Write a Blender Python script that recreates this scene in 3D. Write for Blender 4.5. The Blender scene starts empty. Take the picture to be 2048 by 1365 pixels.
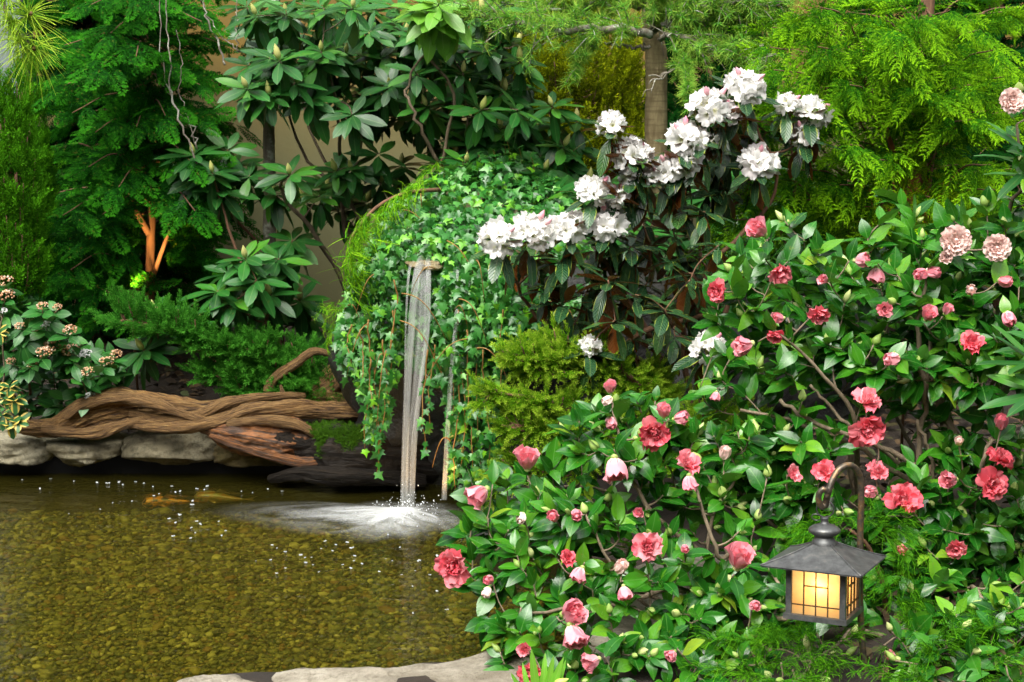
import bpy, math, random
import numpy as np
from mathutils import Vector, Matrix, noise

scene = bpy.context.scene
# ---------------------------------------------------------------- camera, world, sun, exposure
F = 2844.0
CAM = np.array([0.0, 0.0, 1.6])
PITCH = math.radians(10)
cp, sp = math.cos(PITCH), math.sin(PITCH)
cam_d = bpy.data.cameras.new('camera')
cam = bpy.data.objects.new('camera', cam_d)
scene.collection.objects.link(cam)
cam.location = CAM
cam.rotation_euler = (math.pi / 2 - PITCH, 0, 0)
cam_d.lens = 50; cam_d.sensor_width = 36
cam_d.clip_start = 0.05; cam_d.clip_end = 400
cam_d.dof.use_dof = True; cam_d.dof.focus_distance = 4.2; cam_d.dof.aperture_fstop = 9
scene.camera = cam

SUN_EL, SUN_AZ = math.radians(60), math.radians(205)      # azimuth measured from +Y towards +X
world = bpy.data.worlds.new('World'); scene.world = world; world.use_nodes = True
wn = world.node_tree.nodes; wn.clear()
sky = wn.new('ShaderNodeTexSky'); sky.sky_type = 'NISHITA'; sky.sun_disc = False
sky.sun_elevation = SUN_EL; sky.sun_rotation = SUN_AZ
sky.air_density = 1.0; sky.dust_density = 7.0; sky.ozone_density = 1.0
bg = wn.new('ShaderNodeBackground'); bg.inputs['Strength'].default_value = 0.15
wo = wn.new('ShaderNodeOutputWorld')
hs = wn.new('ShaderNodeHueSaturation'); hs.inputs['Saturation'].default_value = 0.22      # overcast: a whiter sky
world.node_tree.links.new(sky.outputs[0], hs.inputs['Color']); world.node_tree.links.new(hs.outputs[0], bg.inputs[0]); world.node_tree.links.new(bg.outputs[0], wo.inputs[0])

sun_d = bpy.data.lights.new('sun', 'SUN'); sun_d.energy = 1.5; sun_d.angle = math.radians(55)
sun_d.color = (1.0, 0.94, 0.79)
sun = bpy.data.objects.new('sun', sun_d); scene.collection.objects.link(sun)
sdir = Vector((math.sin(SUN_AZ) * math.cos(SUN_EL), math.cos(SUN_AZ) * math.cos(SUN_EL), math.sin(SUN_EL)))
sun.rotation_euler = sdir.to_track_quat('Z', 'Y').to_euler()

scene.view_settings.view_transform = 'Standard'; scene.view_settings.look = 'None'
scene.view_settings.exposure = 1.17; scene.view_settings.gamma = 1.0
scene.view_settings.use_curve_mapping = False
cy = scene.cycles
cy.max_bounces = 8; cy.diffuse_bounces = 3; cy.glossy_bounces = 3; cy.transmission_bounces = 5
cy.transparent_max_bounces = 16; cy.caustics_reflective = False; cy.caustics_refractive = False
cy.sample_clamp_indirect = 4.0
cy.use_denoising = True
try: cy.denoiser = 'OPENIMAGEDENOISE'; cy.denoising_prefilter = 'ACCURATE'
except Exception: pass

# ---------------------------------------------------------------- placing
def ray(px, py):
    u = (px - 1024) / F; v = (682.5 - py) / F
    return np.array([u, cp + v * sp, -sp + v * cp])
def P(px, py, Y):
    d = ray(px, py); return CAM + d * (Y / d[1])
def W(px, py, z=0.0):
    d = ray(px, py); return CAM + d * ((z - 1.6) / d[2])
def proj(p):
    q = np.asarray(p) - CAM
    dep = q[..., 1] * cp - q[..., 2] * sp
    up = q[..., 1] * sp + q[..., 2] * cp
    return 1024 + F * q[..., 0] / dep, 682.5 - F * up / dep, dep
def M(px, Y): return px * Y / F                     # metres that span px picture points at depth Y

C = scene.collection.objects
def nrm(v):
    v = np.asarray(v, float); return v / (np.linalg.norm(v, axis=-1, keepdims=True) + 1e-9)
def frames(p, d, n, s):
    """matrices whose Y runs along d and whose Z leans to n"""
    p = np.atleast_2d(np.asarray(p, float)); m = len(p)
    d = nrm(np.broadcast_to(d, (m, 3))); n = np.broadcast_to(n, (m, 3))
    x = nrm(np.cross(d, n)); z = np.cross(x, d)
    s = np.asarray(s, float)
    s = np.broadcast_to(s.reshape(-1, 1) if s.ndim == 1 else s, (m, 3) if s.ndim == 2 else (m, 1))
    out = np.zeros((m, 4, 4)); out[:, 3, 3] = 1; out[:, :3, 3] = p
    if s.shape[1] == 1: s = np.repeat(s, 3, 1)
    out[:, :3, 0] = x * s[:, :1]; out[:, :3, 1] = d * s[:, 1:2]; out[:, :3, 2] = z * s[:, 2:3]
    return out

# ---------------------------------------------------------------- meshes
class T:
    """a template: vertices, quads/tris, uv per vertex, material slot"""
    def __init__(s, v, f, uv=None, mi=0):
        s.v = np.asarray(v, float).reshape(-1, 3)
        q = [x for x in f if len(x) == 4]; t = [x for x in f if len(x) == 3]
        s.q = np.asarray(q, int).reshape(-1, 4); s.t = np.asarray(t, int).reshape(-1, 3)
        s.uv = np.zeros((len(s.v), 2)) if uv is None else np.asarray(uv, float).reshape(-1, 2)
        s.mi = mi
    def at(s, Ms):
        Ms = np.asarray(Ms).reshape(-1, 4, 4); m = len(Ms); n = len(s.v)
        o = T.__new__(T)
        o.v = (np.einsum('mij,nj->mni', Ms[:, :3, :3], s.v) + Ms[:, None, :3, 3]).reshape(-1, 3)
        off = (np.arange(m) * n)[:, None, None]
        o.q = (s.q[None] + off).reshape(-1, 4); o.t = (s.t[None] + off).reshape(-1, 3)
        o.uv = np.tile(s.uv, (m, 1)); o.mi = s.mi
        return o
    def mat(s, i):
        o = T.__new__(T); o.v, o.q, o.t, o.uv, o.mi = s.v, s.q, s.t, s.uv, i; return o
def merge(ts):
    ts = [t for t in ts if len(t.v)]
    o = T.__new__(T); off = 0; vs, qs, tr, uvs = [], [], [], []
    for t in ts:
        vs.append(t.v); qs.append(t.q + off); tr.append(t.t + off); uvs.append(t.uv); off += len(t.v)
    o.v = np.concatenate(vs); o.q = np.concatenate(qs); o.t = np.concatenate(tr); o.uv = np.concatenate(uvs); o.mi = 0
    return o
def mesh(name, ts, mats, smooth=True):
    if not isinstance(ts, list): ts = [ts]
    ts = [t for t in ts if len(t.v)]
    if not isinstance(mats, (list, tuple)): mats = [mats]
    V = np.concatenate([t.v for t in ts]); UV = np.concatenate([t.uv for t in ts])
    off = 0; loops, starts, tot, mi = [], [], [], []; ls = 0
    for t in ts:
        for a in (t.q, t.t):
            if len(a):
                k = a.shape[1]; loops.append((a + off).ravel())
                starts.append(ls + np.arange(len(a)) * k); ls += a.size; mi.append(np.full(len(a), t.mi))
        off += len(t.v)
    loops = np.concatenate(loops).astype(np.int32); starts = np.concatenate(starts).astype(np.int32); mi = np.concatenate(mi).astype(np.int32)
    me = bpy.data.meshes.new(name)
    me.vertices.add(len(V)); me.vertices.foreach_set('co', V.astype(np.float32).ravel())
    me.loops.add(len(loops)); me.loops.foreach_set('vertex_index', loops)
    me.polygons.add(len(starts)); me.polygons.foreach_set('loop_start', starts)
    me.polygons.foreach_set('material_index', mi)
    me.polygons.foreach_set('use_smooth', np.full(len(starts), bool(smooth)))
    uvl = me.uv_layers.new(name='uv')
    uvl.data.foreach_set('uv', UV[loops].astype(np.float32).ravel())
    for m_ in mats: me.materials.append(m_)
    me.update(calc_edges=True)
    return me

def empty(name, label, cat, base, group=None):
    o = bpy.data.objects.new(name, None); C.link(o); o.location = base; o.empty_display_size = 0.1
    o['label'] = label; o['category'] = cat
    if group: o['group'] = group
    return o
def obj(name, me, parent=None, Mx=None, kind=None, label=None, cat=None, group=None):
    """Mx is a world matrix (identity when None); a child keeps it relative to its parent"""
    o = bpy.data.objects.new(name, me); C.link(o)
    Wm = Matrix(Mx.tolist() if isinstance(Mx, np.ndarray) else Mx) if Mx is not None else Matrix.Identity(4)
    if parent is not None:
        o.parent = parent
        pw = parent.matrix_basis if parent.parent is None else parent.parent.matrix_basis @ parent.matrix_basis
        o.matrix_basis = pw.inverted() @ Wm
    else: o.matrix_basis = Wm
    if kind: o['kind'] = kind
    if label: o['label'] = label
    if cat: o['category'] = cat
    if group: o['group'] = group
    return o
def loc_child(name, me, parent, L):
    """a child placed by a matrix in its parent's own space"""
    o = bpy.data.objects.new(name, me); C.link(o); o.parent = parent
    o.matrix_basis = Matrix(L.tolist() if isinstance(L, np.ndarray) else L); return o
def scatter(th, part, rest, tpls, meshes, Ms, mats, limit=290, pick=None):
    """the pieces that show largest (nearest) become parts, the others one part of kind stuff"""
    Ms = np.asarray(Ms); k = np.arange(len(Ms)) % len(tpls)
    sc = np.linalg.norm(Ms[:, :3, 1], axis=1)
    score = sc / (Ms[:, 1, 3] ** 2.5) if pick is None else pick
    order = np.argsort(-score)
    for i in order[:limit]: obj(part, meshes[k[i]], th, Ms[i])
    left = order[limit:]
    if len(left):
        ch = [tpls[j].at(Ms[left[k[left] == j]]) for j in range(len(tpls)) if (k[left] == j).any()]
        obj(rest, mesh(rest, ch, mats), th, kind='stuff')

def curve(pts, n=12):
    pts = np.asarray(pts, float)
    if len(pts) == 2: return pts[0] + (pts[1] - pts[0]) * np.linspace(0, 1, n)[:, None]
    p = np.vstack([2 * pts[0] - pts[1], pts, 2 * pts[-1] - pts[-2]])
    u = np.linspace(0, len(pts) - 1 - 1e-6, n); i = u.astype(int); t = (u - i)[:, None]
    a, b, c, d = p[i], p[i + 1], p[i + 2], p[i + 3]
    return 0.5 * (2 * b + (c - a) * t + (2 * a - 5 * b + 4 * c - d) * t ** 2 + (3 * b - a - 3 * c + d) * t ** 3)
def tube(pts, radii, sides=6, cap=True, bump=0.0, seed=0, flat=1.0):
    pts = np.asarray(pts, float); n = len(pts)
    radii = np.broadcast_to(np.asarray(radii, float), (n,)) if np.ndim(radii) < 2 and np.size(radii) in (1, n) else np.interp(np.linspace(0, 1, n), np.linspace(0, 1, len(radii)), radii)
    tg = nrm(np.gradient(pts, axis=0))
    ref = np.array([0, 0, 1.0]) if abs(tg[:, 2]).mean() < 0.8 else np.array([0, 1.0, 0])
    x = nrm(np.cross(tg, ref)); y = np.cross(tg, x)
    a = np.arange(sides) / sides * 2 * math.pi
    r = radii[:, None] * np.ones(sides)
    if bump: r = r * (1 + bump * np.random.default_rng(seed).normal(size=r.shape))
    v = pts[:, None] + (x[:, None] * np.cos(a)[None, :, None] + y[:, None] * np.sin(a)[None, :, None] * flat) * r[:, :, None]
    uv = np.stack(np.broadcast_arrays((np.arange(n) / max(1, n - 1))[:, None], (np.arange(sides) / sides)[None]), -1).reshape(-1, 2)
    f = []
    for i in range(n - 1):
        for j in range(sides):
            k = (j + 1) % sides
            f.append((i * sides + j, i * sides + k, (i + 1) * sides + k, (i + 1) * sides + j))
    v = v.reshape(-1, 3)
    if cap:
        v = np.vstack([v, pts[0], pts[-1]]); uv = np.vstack([uv, [0, 0], [1, 0]])
        for j in range(sides):
            k = (j + 1) % sides
            f.append((n * sides, k, j)); f.append((n * sides + 1, (n - 1) * sides + j, (n - 1) * sides + k))
    return T(v, f, uv)
def lathe(prof, n=24, sq=False):
    v, f, uv = [], [], []
    for i, (r, z) in enumerate(prof):
        for j in range(n):
            a = 2 * math.pi * j / n; v.append((r * math.cos(a), r * math.sin(a), z)); uv.append((i / len(prof), j / n))
    for i in range(len(prof) - 1):
        for j in range(n):
            k = (j + 1) % n; f.append((i * n + j, i * n + k, (i + 1) * n + k, (i + 1) * n + j))
    return T(v, f, uv)
def box(c, s, R=None):
    c = np.asarray(c, float); s = np.asarray(s, float) / 2
    v = np.array([(x, y, z) for x in (-1, 1) for y in (-1, 1) for z in (-1, 1)], float) * s
    if R is not None: v = v @ np.asarray(R).T
    return T(v + c, [(0, 1, 3, 2), (4, 6, 7, 5), (0, 4, 5, 1), (2, 3, 7, 6), (0, 2, 6, 4), (1, 5, 7, 3)])
def sphere(nu=10, nv=6):
    v = [(0, 0, -1)]; uv = [(0, 0)]; f = []
    for i in range(1, nv):
        th = math.pi * i / nv
        for j in range(nu):
            a = 2 * math.pi * j / nu; v.append((math.sin(th) * math.cos(a), math.sin(th) * math.sin(a), -math.cos(th))); uv.append((i / nv, j / nu))
    v.append((0, 0, 1)); uv.append((1, 0)); L = len(v) - 1
    for j in range(nu):
        k = (j + 1) % nu; f.append((0, 1 + k, 1 + j)); f.append((L, L - nu + j, L - nu + k))
        for i in range(nv - 2): f.append((1 + i * nu + j, 1 + i * nu + k, 1 + (i + 1) * nu + k, 1 + (i + 1) * nu + j))
    return T(v, f, uv)
def fnoise(v, s, seed=0, octv=4):
    o = Vector((seed * 7.13, seed * 3.7, seed * 1.9))
    return np.array([noise.fractal(Vector(p) * s + o, 1.0, 2.0, octv) for p in v])
def rock(c, size, seed, p=4.0, res=(40, 24), amp=0.07, cuts=13, rotz=0.0):
    t = sphere(*res); v = t.v.copy()
    v = v / ((np.abs(v) ** p).sum(1, keepdims=True) ** (1 / p))
    rng = np.random.default_rng(seed)
    for _ in range(cuts):
        n_ = nrm(rng.normal(size=3)); h = rng.uniform(0.62, 0.92) * (np.abs(n_).sum() ** 0.55)
        dd = v @ n_ - h; v = v - np.outer(np.maximum(dd, 0), n_) * 0.9
    v = v * (1 + amp * fnoise(v, 1.6, seed, 5))[:, None] + 0.40 * amp * np.stack([fnoise(v, 5, seed + k, 4) for k in (1, 2, 3)], 1)
    v = v * np.asarray(size) / 2
    ca, sa = math.cos(rotz), math.sin(rotz); v = v @ np.array([[ca, sa, 0], [-sa, ca, 0], [0, 0, 1]])
    return T(v + np.asarray(c), [tuple(x) for x in t.q] + [tuple(x) for x in t.t], t.uv)
def inpoly(x, y, poly):
    poly = np.asarray(poly, float); ins = np.zeros(len(x), bool); j = len(poly) - 1
    for i in range(len(poly)):
        xi, yi = poly[i]; xj, yj = poly[j]
        c = ((yi > y) != (yj > y)) & (x < (xj - xi) * (y - yi) / (yj - yi + 1e-9) + xi)
        ins ^= c; j = i
    return ins
def spread(poly, n, rng, mind=0.0):
    """n picture points inside a polygon, best-candidate spaced"""
    poly = np.asarray(poly, float); lo, hi = poly.min(0), poly.max(0); out = np.zeros((0, 2))
    while len(out) < n:
        c = rng.uniform(lo, hi, (n * 6, 2)); c = c[inpoly(c[:, 0], c[:, 1], poly)]
        out = np.vstack([out, c])
    if n > 700: return out[:n]
    pool = out; sel = [0]; d = np.full(len(pool), 1e9)
    for _ in range(n - 1):
        d = np.minimum(d, ((pool - pool[sel[-1]]) ** 2).sum(1))
        sel.append(int(np.argmax(d * rng.uniform(0.25, 1, len(d)))))
    return pool[sel]

# ---------------------------------------------------------------- materials
class NT:
    def __init__(s, name):
        s.m = bpy.data.materials.new(name); s.m.use_nodes = True; s.t = s.m.node_tree; s.t.nodes.clear()
        s.out = s.n('ShaderNodeOutputMaterial')
    def n(s, ty, **kw):
        o = s.t.nodes.new(ty)
        for k, v in kw.items():
            if k in o.inputs: o.inputs[k].default_value = v
            else: setattr(o, k, v)
        return o
    def l(s, a, b): s.t.links.new(a, b); return b
    def math(s, op, a, b=None):
        o = s.n('ShaderNodeMath', operation=op)
        for i, x in enumerate((a, b)):
            if x is None: continue
            if hasattr(x, 'is_linked') or hasattr(x, 'links'): s.l(x, o.inputs[i])
            else: o.inputs[i].default_value = x
        return o.outputs[0]
    def ramp(s, fac, stops):
        r = s.n('ShaderNodeValToRGB'); e = r.color_ramp.elements
        while len(e) < len(stops): e.new(0.5)
        for i, (p, c) in enumerate(stops):
            e[i].position = p; e[i].color = (*c, 1) if len(c) == 3 else c
        if fac is not None: s.l(fac, r.inputs[0])
        return r.outputs[0]
    def mix(s, fac, a, b, mode='MIX'):
        o = s.n('ShaderNodeMix', data_type='RGBA', blend_type=mode)
        for i, x in ((0, fac), (6, a), (7, b)):
            if hasattr(x, 'links'): s.l(x, o.inputs[i])
            elif i == 0: o.inputs[0].default_value = x
            else: o.inputs[i].default_value = (*x, 1)
        return o.outputs[2]
    def noise(s, scale, detail=4, rough=0.55, vec=None, dist=0.0):
        o = s.n('ShaderNodeTexNoise', Scale=scale, Detail=detail, Roughness=rough, Distortion=dist)
        if vec is not None: s.l(vec, o.inputs['Vector'])
        return o.outputs[0]
    def bump(s, h, strength=0.3, dist=0.01):
        o = s.n('ShaderNodeBump', Strength=strength, Distance=dist); s.l(h, o.inputs['Height']); return o.outputs[0]
    def pos(s): return s.n('ShaderNodeNewGeometry').outputs['Position']
    def mapping(s, vec, scale):
        o = s.n('ShaderNodeMapping'); o.inputs['Scale'].default_value = scale; s.l(vec, o.inputs[0]); return o.outputs[0]
    def uv(s): return s.n('ShaderNodeUVMap', uv_map='uv').outputs[0]
    def surf(s, sh): s.l(sh, s.out.inputs[0]); return s.m
    def pbr(s, col, rough=0.5, normal=None, **kw):
        o = s.n('ShaderNodeBsdfPrincipled')
        for k, x in (('Base Color', col), ('Roughness', rough), ('Normal', normal)):
            if x is None: continue
            if hasattr(x, 'links'): s.l(x, o.inputs[k])
            else: o.inputs[k].default_value = (*x, 1) if k == 'Base Color' else x
        for k, x in kw.items():
            o.inputs[k.replace('_', ' ')].default_value = x
        return o.outputs[0]
    def mixsh(s, fac, a, b):
        o = s.n('ShaderNodeMixShader')
        if hasattr(fac, 'links'): s.l(fac, o.inputs[0])
        else: o.inputs[0].default_value = fac
        s.l(a, o.inputs[1]); s.l(b, o.inputs[2]); return o.outputs[0]
    def rnd(s):
        a = s.n('ShaderNodeObjectInfo').outputs['Random']; b = s.n('ShaderNodeNewGeometry').outputs['Random Per Island']
        return s.math('FRACT', s.math('ADD', a, b))

def leaf_mat(name, stops, rough=0.35, trans=0.2, under=None, rib=None, edge=None, spec=0.5, tcol=None, ribw=0.035, coat=0.0, veins=0.0, tip=None, wear=None):
    k = NT(name); g = k.n('ShaderNodeNewGeometry')
    col = k.ramp(k.rnd(), stops)
    nz = k.noise(22.0, 3, 0.5, k.pos())
    col = k.mix(k.math('MULTIPLY', k.math('SUBTRACT', nz, 0.35), 0.9), col, stops[0][1])
    if wear:
        wf = k.math('MULTIPLY', k.ramp(k.noise(75.0, 3, 0.6, k.pos()), [(0.60, (0, 0, 0)), (0.68, (1, 1, 1))]), k.ramp(k.noise(9.0, 2, 0.5, k.pos()), [(0.50, (0, 0, 0)), (0.60, (1, 1, 1))])); col = k.mix(k.math('MULTIPLY', wf, 0.8), col, wear)
    uv = k.n('ShaderNodeSeparateXYZ'); k.l(k.uv(), uv.inputs[0])
    off = k.math('ABSOLUTE', k.math('SUBTRACT', uv.outputs[1], 0.5))
    nrm_ = None
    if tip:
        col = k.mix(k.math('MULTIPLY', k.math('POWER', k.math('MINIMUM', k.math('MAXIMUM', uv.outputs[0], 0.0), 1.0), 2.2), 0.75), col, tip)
    if edge:
        e = k.math('ADD', off, k.math('MULTIPLY', k.math('SUBTRACT', k.noise(30.0, 2, 0.5, k.pos()), 0.5), 0.22))
        ft = k.n('ShaderNodeMapRange'); ft.inputs[1].default_value = edge[1]; ft.inputs[2].default_value = edge[1] + 0.06; k.l(e, ft.inputs[0])
        col = k.mix(ft.outputs[0], col, edge[0])
    if rib:
        fr = k.n('ShaderNodeMapRange'); fr.inputs[1].default_value = ribw; fr.inputs[2].default_value = ribw * 0.3; k.l(off, fr.inputs[0])
        col = k.mix(k.math('MULTIPLY', fr.outputs[0], 0.7), col, rib)
    if veins:
        ph = k.math('SINE', k.math('MULTIPLY', k.math('SUBTRACT', uv.outputs[0], k.math('MULTIPLY', off, 0.55)), 55.0))
        nrm_ = k.bump(ph, veins, 0.002)
    if under: col = k.mix(g.outputs['Backfacing'], col, under)
    ro = k.math('ADD', k.math('MULTIPLY', k.math('SUBTRACT', nz, 0.5), 0.3), rough)
    b = k.pbr(col, ro, nrm_, Specular_IOR_Level=spec, Coat_Weight=coat, Coat_Roughness=0.15)
    if trans:
        tr = k.n('ShaderNodeBsdfTranslucent')
        k.l(k.mix(0.5, col, tcol) if tcol else col, tr.inputs[0])
        b = k.mixsh(trans, b, tr.outputs[0])
    return k.surf(b)
def bark_mat(name, a, b, rough=0.85, scale=(30, 30, 8), bump=0.5, lichen=None, bands=False):
    k = NT(name); v = k.mapping(k.pos(), scale); n1 = k.noise(1.0, 6, 0.65, v, 0.6)
    col = k.ramp(n1, [(0.3, a), (0.7, b)])
    if bands:
        w = k.noise(1.0, 3, 0.6, k.mapping(k.pos(), (6, 6, 70)))
        col = k.mix(k.math('MULTIPLY', k.ramp(w, [(0.5, (0, 0, 0)), (0.62, (1, 1, 1))]), 0.55), col, a)
    if lichen:
        f = k.ramp(k.noise(14.0, 5, 0.7, k.pos()), [(0.52, (0, 0, 0)), (0.6, (1, 1, 1))])
        col = k.mix(f, col, lichen)
    return k.surf(k.pbr(col, rough, k.bump(n1, bump, 0.01)))
def stone_mat(name, a, b, c, rough=0.85, moss=None, wet=0.0):
    k = NT(name); p = k.pos(); n1 = k.noise(4.0, 8, 0.6, p, 0.4); n2 = k.noise(38.0, 6, 0.7, p)
    col = k.ramp(n1, [(0.3, a), (0.5, b), (0.72, c)])
    col = k.mix(k.math('MULTIPLY', k.ramp(n2, [(0.47, (0, 0, 0)), (0.66, (1, 1, 1))]), 0.75), col, a)
    if moss:
        f = k.ramp(k.noise(7.0, 6, 0.7, p), [(0.55, (0, 0, 0)), (0.66, (1, 1, 1))]); col = k.mix(k.math('MULTIPLY', f, 0.7), col, moss)
    h = k.math('ADD', k.math('MULTIPLY', n1, 1.5), n2)
    return k.surf(k.pbr(col, rough - wet, k.bump(h, 0.8, 0.018)))
# ---------------------------------------------------------------- the setting
POND = np.array([(-8, 5.86), (-0.35, 5.86), (0.0, 5.62), (0.16, 5.3), (0.10, 4.95), (0.36, 4.6), (0.42, 4.2), (0.1, 3.86), (-0.35, 3.74), (-1.0, 3.64), (-8, 3.3)])
def pond_dist(x, y):
    """metres outside the pond edge (negative inside)"""
    d = np.full(x.shape, 1e9); n = len(POND)
    for i in range(n):
        a, b = POND[i], POND[(i + 1) % n]; ab = b - a
        t = np.clip(((x - a[0]) * ab[0] + (y - a[1]) * ab[1]) / (ab @ ab), 0, 1)
        d = np.minimum(d, np.hypot(x - a[0] - t * ab[0], y - a[1] - t * ab[1]))
    return np.where(inpoly(x, y, POND), -d, d)
def ground_z(x, y):
    x = np.atleast_1d(np.asarray(x, float)); y = np.atleast_1d(np.asarray(y, float))
    d = pond_dist(x, y)
    z = np.where(d < 0, np.maximum(-0.30, d * 3.0 - 0.02), 0.03 + 0.12 * np.minimum(d, 1.0))
    return z + 0.05 * np.clip(y - 6.2, 0, 3) + np.clip(x - 0.6, 0, 3) * 0.05
xs = np.concatenate([[-150, -60, -25, -12], np.arange(-7, 7.01, 0.09), [12, 25, 60, 150]])
ys = np.concatenate([[-60, -20, -6, -1], np.arange(1.5, 9.5, 0.09), [12, 25, 60, 200]])
gx, gy = np.meshgrid(xs, ys); gz = ground_z(gx.ravel(), gy.ravel())
gz = gz + 0.02 * fnoise(np.stack([gx.ravel(), gy.ravel(), gy.ravel() * 0], 1), 5, 1, 3)
nx, ny = len(xs), len(ys)
idx = np.arange(nx * ny).reshape(ny, nx)
gf = np.stack([idx[:-1, :-1], idx[:-1, 1:], idx[1:, 1:], idx[1:, :-1]], -1).reshape(-1, 4)
k = NT('soil'); n1 = k.noise(9, 8, 0.7, k.pos())
soil = k.surf(k.pbr(k.ramp(n1, [(0.3, (0.008, 0.006, 0.004)), (0.6, (0.03, 0.02, 0.012)), (0.8, (0.02, 0.03, 0.008))]), 0.95, k.bump(n1, 0.8, 0.03)))
obj('ground', mesh('ground', T(np.stack([gx.ravel(), gy.ravel(), gz], 1), [tuple(q) for q in gf]), soil), kind='structure')

# garden wall behind everything: ochre plaster above, blending into paler beige below
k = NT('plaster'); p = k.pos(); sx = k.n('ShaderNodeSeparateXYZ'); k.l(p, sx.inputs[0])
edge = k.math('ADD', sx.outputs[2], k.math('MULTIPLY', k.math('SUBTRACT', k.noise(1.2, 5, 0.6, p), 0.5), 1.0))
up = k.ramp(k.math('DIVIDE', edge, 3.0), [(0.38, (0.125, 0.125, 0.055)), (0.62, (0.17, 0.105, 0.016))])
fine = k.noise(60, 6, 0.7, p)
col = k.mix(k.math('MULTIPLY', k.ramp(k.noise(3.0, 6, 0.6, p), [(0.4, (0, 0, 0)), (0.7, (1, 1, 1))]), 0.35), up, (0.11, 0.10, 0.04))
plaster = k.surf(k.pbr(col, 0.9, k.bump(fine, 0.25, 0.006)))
k = NT('coping'); coping = k.surf(k.pbr((0.25, 0.22, 0.17), 0.9))
gw = empty('garden_wall', 'tall ochre plaster garden wall behind the shrubs and trees', 'wall', (0.5, 8.2, 0))
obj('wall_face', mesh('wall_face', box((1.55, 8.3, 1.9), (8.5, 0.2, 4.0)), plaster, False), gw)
obj('coping', mesh('coping', box((1.55, 8.3, 3.945), (8.5, 0.34, 0.09)), coping, False), gw)
k = NT('grey_render'); grey = k.surf(k.pbr(k.ramp(k.noise(5, 6, 0.6, k.pos()), [(0.35, (0.15, 0.19, 0.19)), (0.7, (0.20, 0.235, 0.23))]), 0.9))
gs = empty('plain_wall', 'pale grey rendered house wall at the far left behind the pine needles', 'wall', (-6.3, 8.7, 0))
obj('wall_face', mesh('wall_face', box((-4.85, 8.3, 2.2), (4.2, 0.3, 4.6)), grey, False), gs)
obj('wall_base', mesh('wall_base', box((-4.85, 8.26, 0.15), (4.2, 0.34, 0.5)), coping, False), gs)

# added walls outside the frame, put in to keep low light off the planting
k = NT('dark_timber'); timber = k.surf(k.pbr((0.05, 0.035, 0.022), 0.8))
for nm, lb, bx in (('plain_wall', 'added dark timber wall behind the viewer blocking low light', ((0, -3.2, 2.2), (14.0, 0.2, 4.6))), ('blocker_wall', 'added dark timber wall out of view on the left blocking low light', ((-7.2, 2.4, 2.0), (0.2, 11.0, 4.2))), ('blocker_wall', 'added dark timber wall out of view on the right blocking low light', ((7.0, 2.4, 2.0), (0.2, 11.0, 4.2)))):
    w_ = empty(nm, lb, 'wall', (bx[0][0], bx[0][1], 0)); obj('wall_face', mesh('wall_face', box(*bx), timber, False), w_)
    obj('coping', mesh('coping', box((bx[0][0], bx[0][1], bx[0][2] + bx[1][2] / 2 + 0.045), (bx[1][0] + 0.1, bx[1][1] + 0.1, 0.09)), coping, False), w_)
# pond: bed, pebbles, water
k = NT('pond_silt'); n1 = k.noise(14, 6, 0.7, k.pos())
silt = k.surf(k.pbr(k.ramp(n1, [(0.3, (0.05, 0.04, 0.012)), (0.7, (0.13, 0.10, 0.03))]), 0.9))
BED = -0.17
obj('pond_bed', mesh('pond_bed', T([(-8, 3.2, BED), (0.6, 3.2, BED), (0.6, 6.0, BED), (-8, 6.0, BED)], [(0, 1, 2, 3)]), silt), kind='structure')
rng = np.random.default_rng(11)
peb = sphere(6, 3); peb.v = peb.v * [0.5, 0.36, 0.2]
pm = []
for (y0, y1, cnt, sz) in ((3.45, 4.4, 19000, 0.019), (4.4, 5.3, 18000, 0.020), (5.3, 5.86, 8000, 0.023)):
    x = rng.uniform(-2.5, 0.5, cnt); y = rng.uniform(y0, y1, cnt)
    keep = (pond_dist(x, y) < -0.02) & (np.abs(x) < 0.40 * y + 0.25); x, y = x[keep], y[keep]
    n = len(x); a = rng.uniform(0, 6.28, n); d = np.stack([np.cos(a), np.sin(a), rng.normal(0, 0.15, n)], 1)
    s = sz * rng.lognormal(0, 0.38, n)[:, None] * rng.uniform(0.75, 1.3, (n, 3))
    pm.append(frames(np.stack([x, y, BED + rng.uniform(0.0, 0.014, n)], 1), d, np.array([0, 0, 1]) + rng.normal(0, 0.22, (n, 3)), s))
k = NT('pebble')
pebm = k.surf(k.pbr(k.ramp(k.rnd(), [(0.0, (0.012, 0.014, 0.005)), (0.2, (0.055, 0.052, 0.012)), (0.36, (0.17, 0.15, 0.035)), (0.5, (0.028, 0.036, 0.010)), (0.62, (0.23, 0.20, 0.055)), (0.74, (0.13, 0.06, 0.012)), (0.82, (0.05, 0.05, 0.016)), (0.94, (0.36, 0.32, 0.12)), (1.0, (0.07, 0.06, 0.018))]), 0.7,
        k.bump(k.noise(90, 3, 0.6, k.pos()), 0.2, 0.003)))
obj('pebbles', mesh('pebbles', peb.at(np.concatenate(pm)), pebm), kind='stuff')

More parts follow.
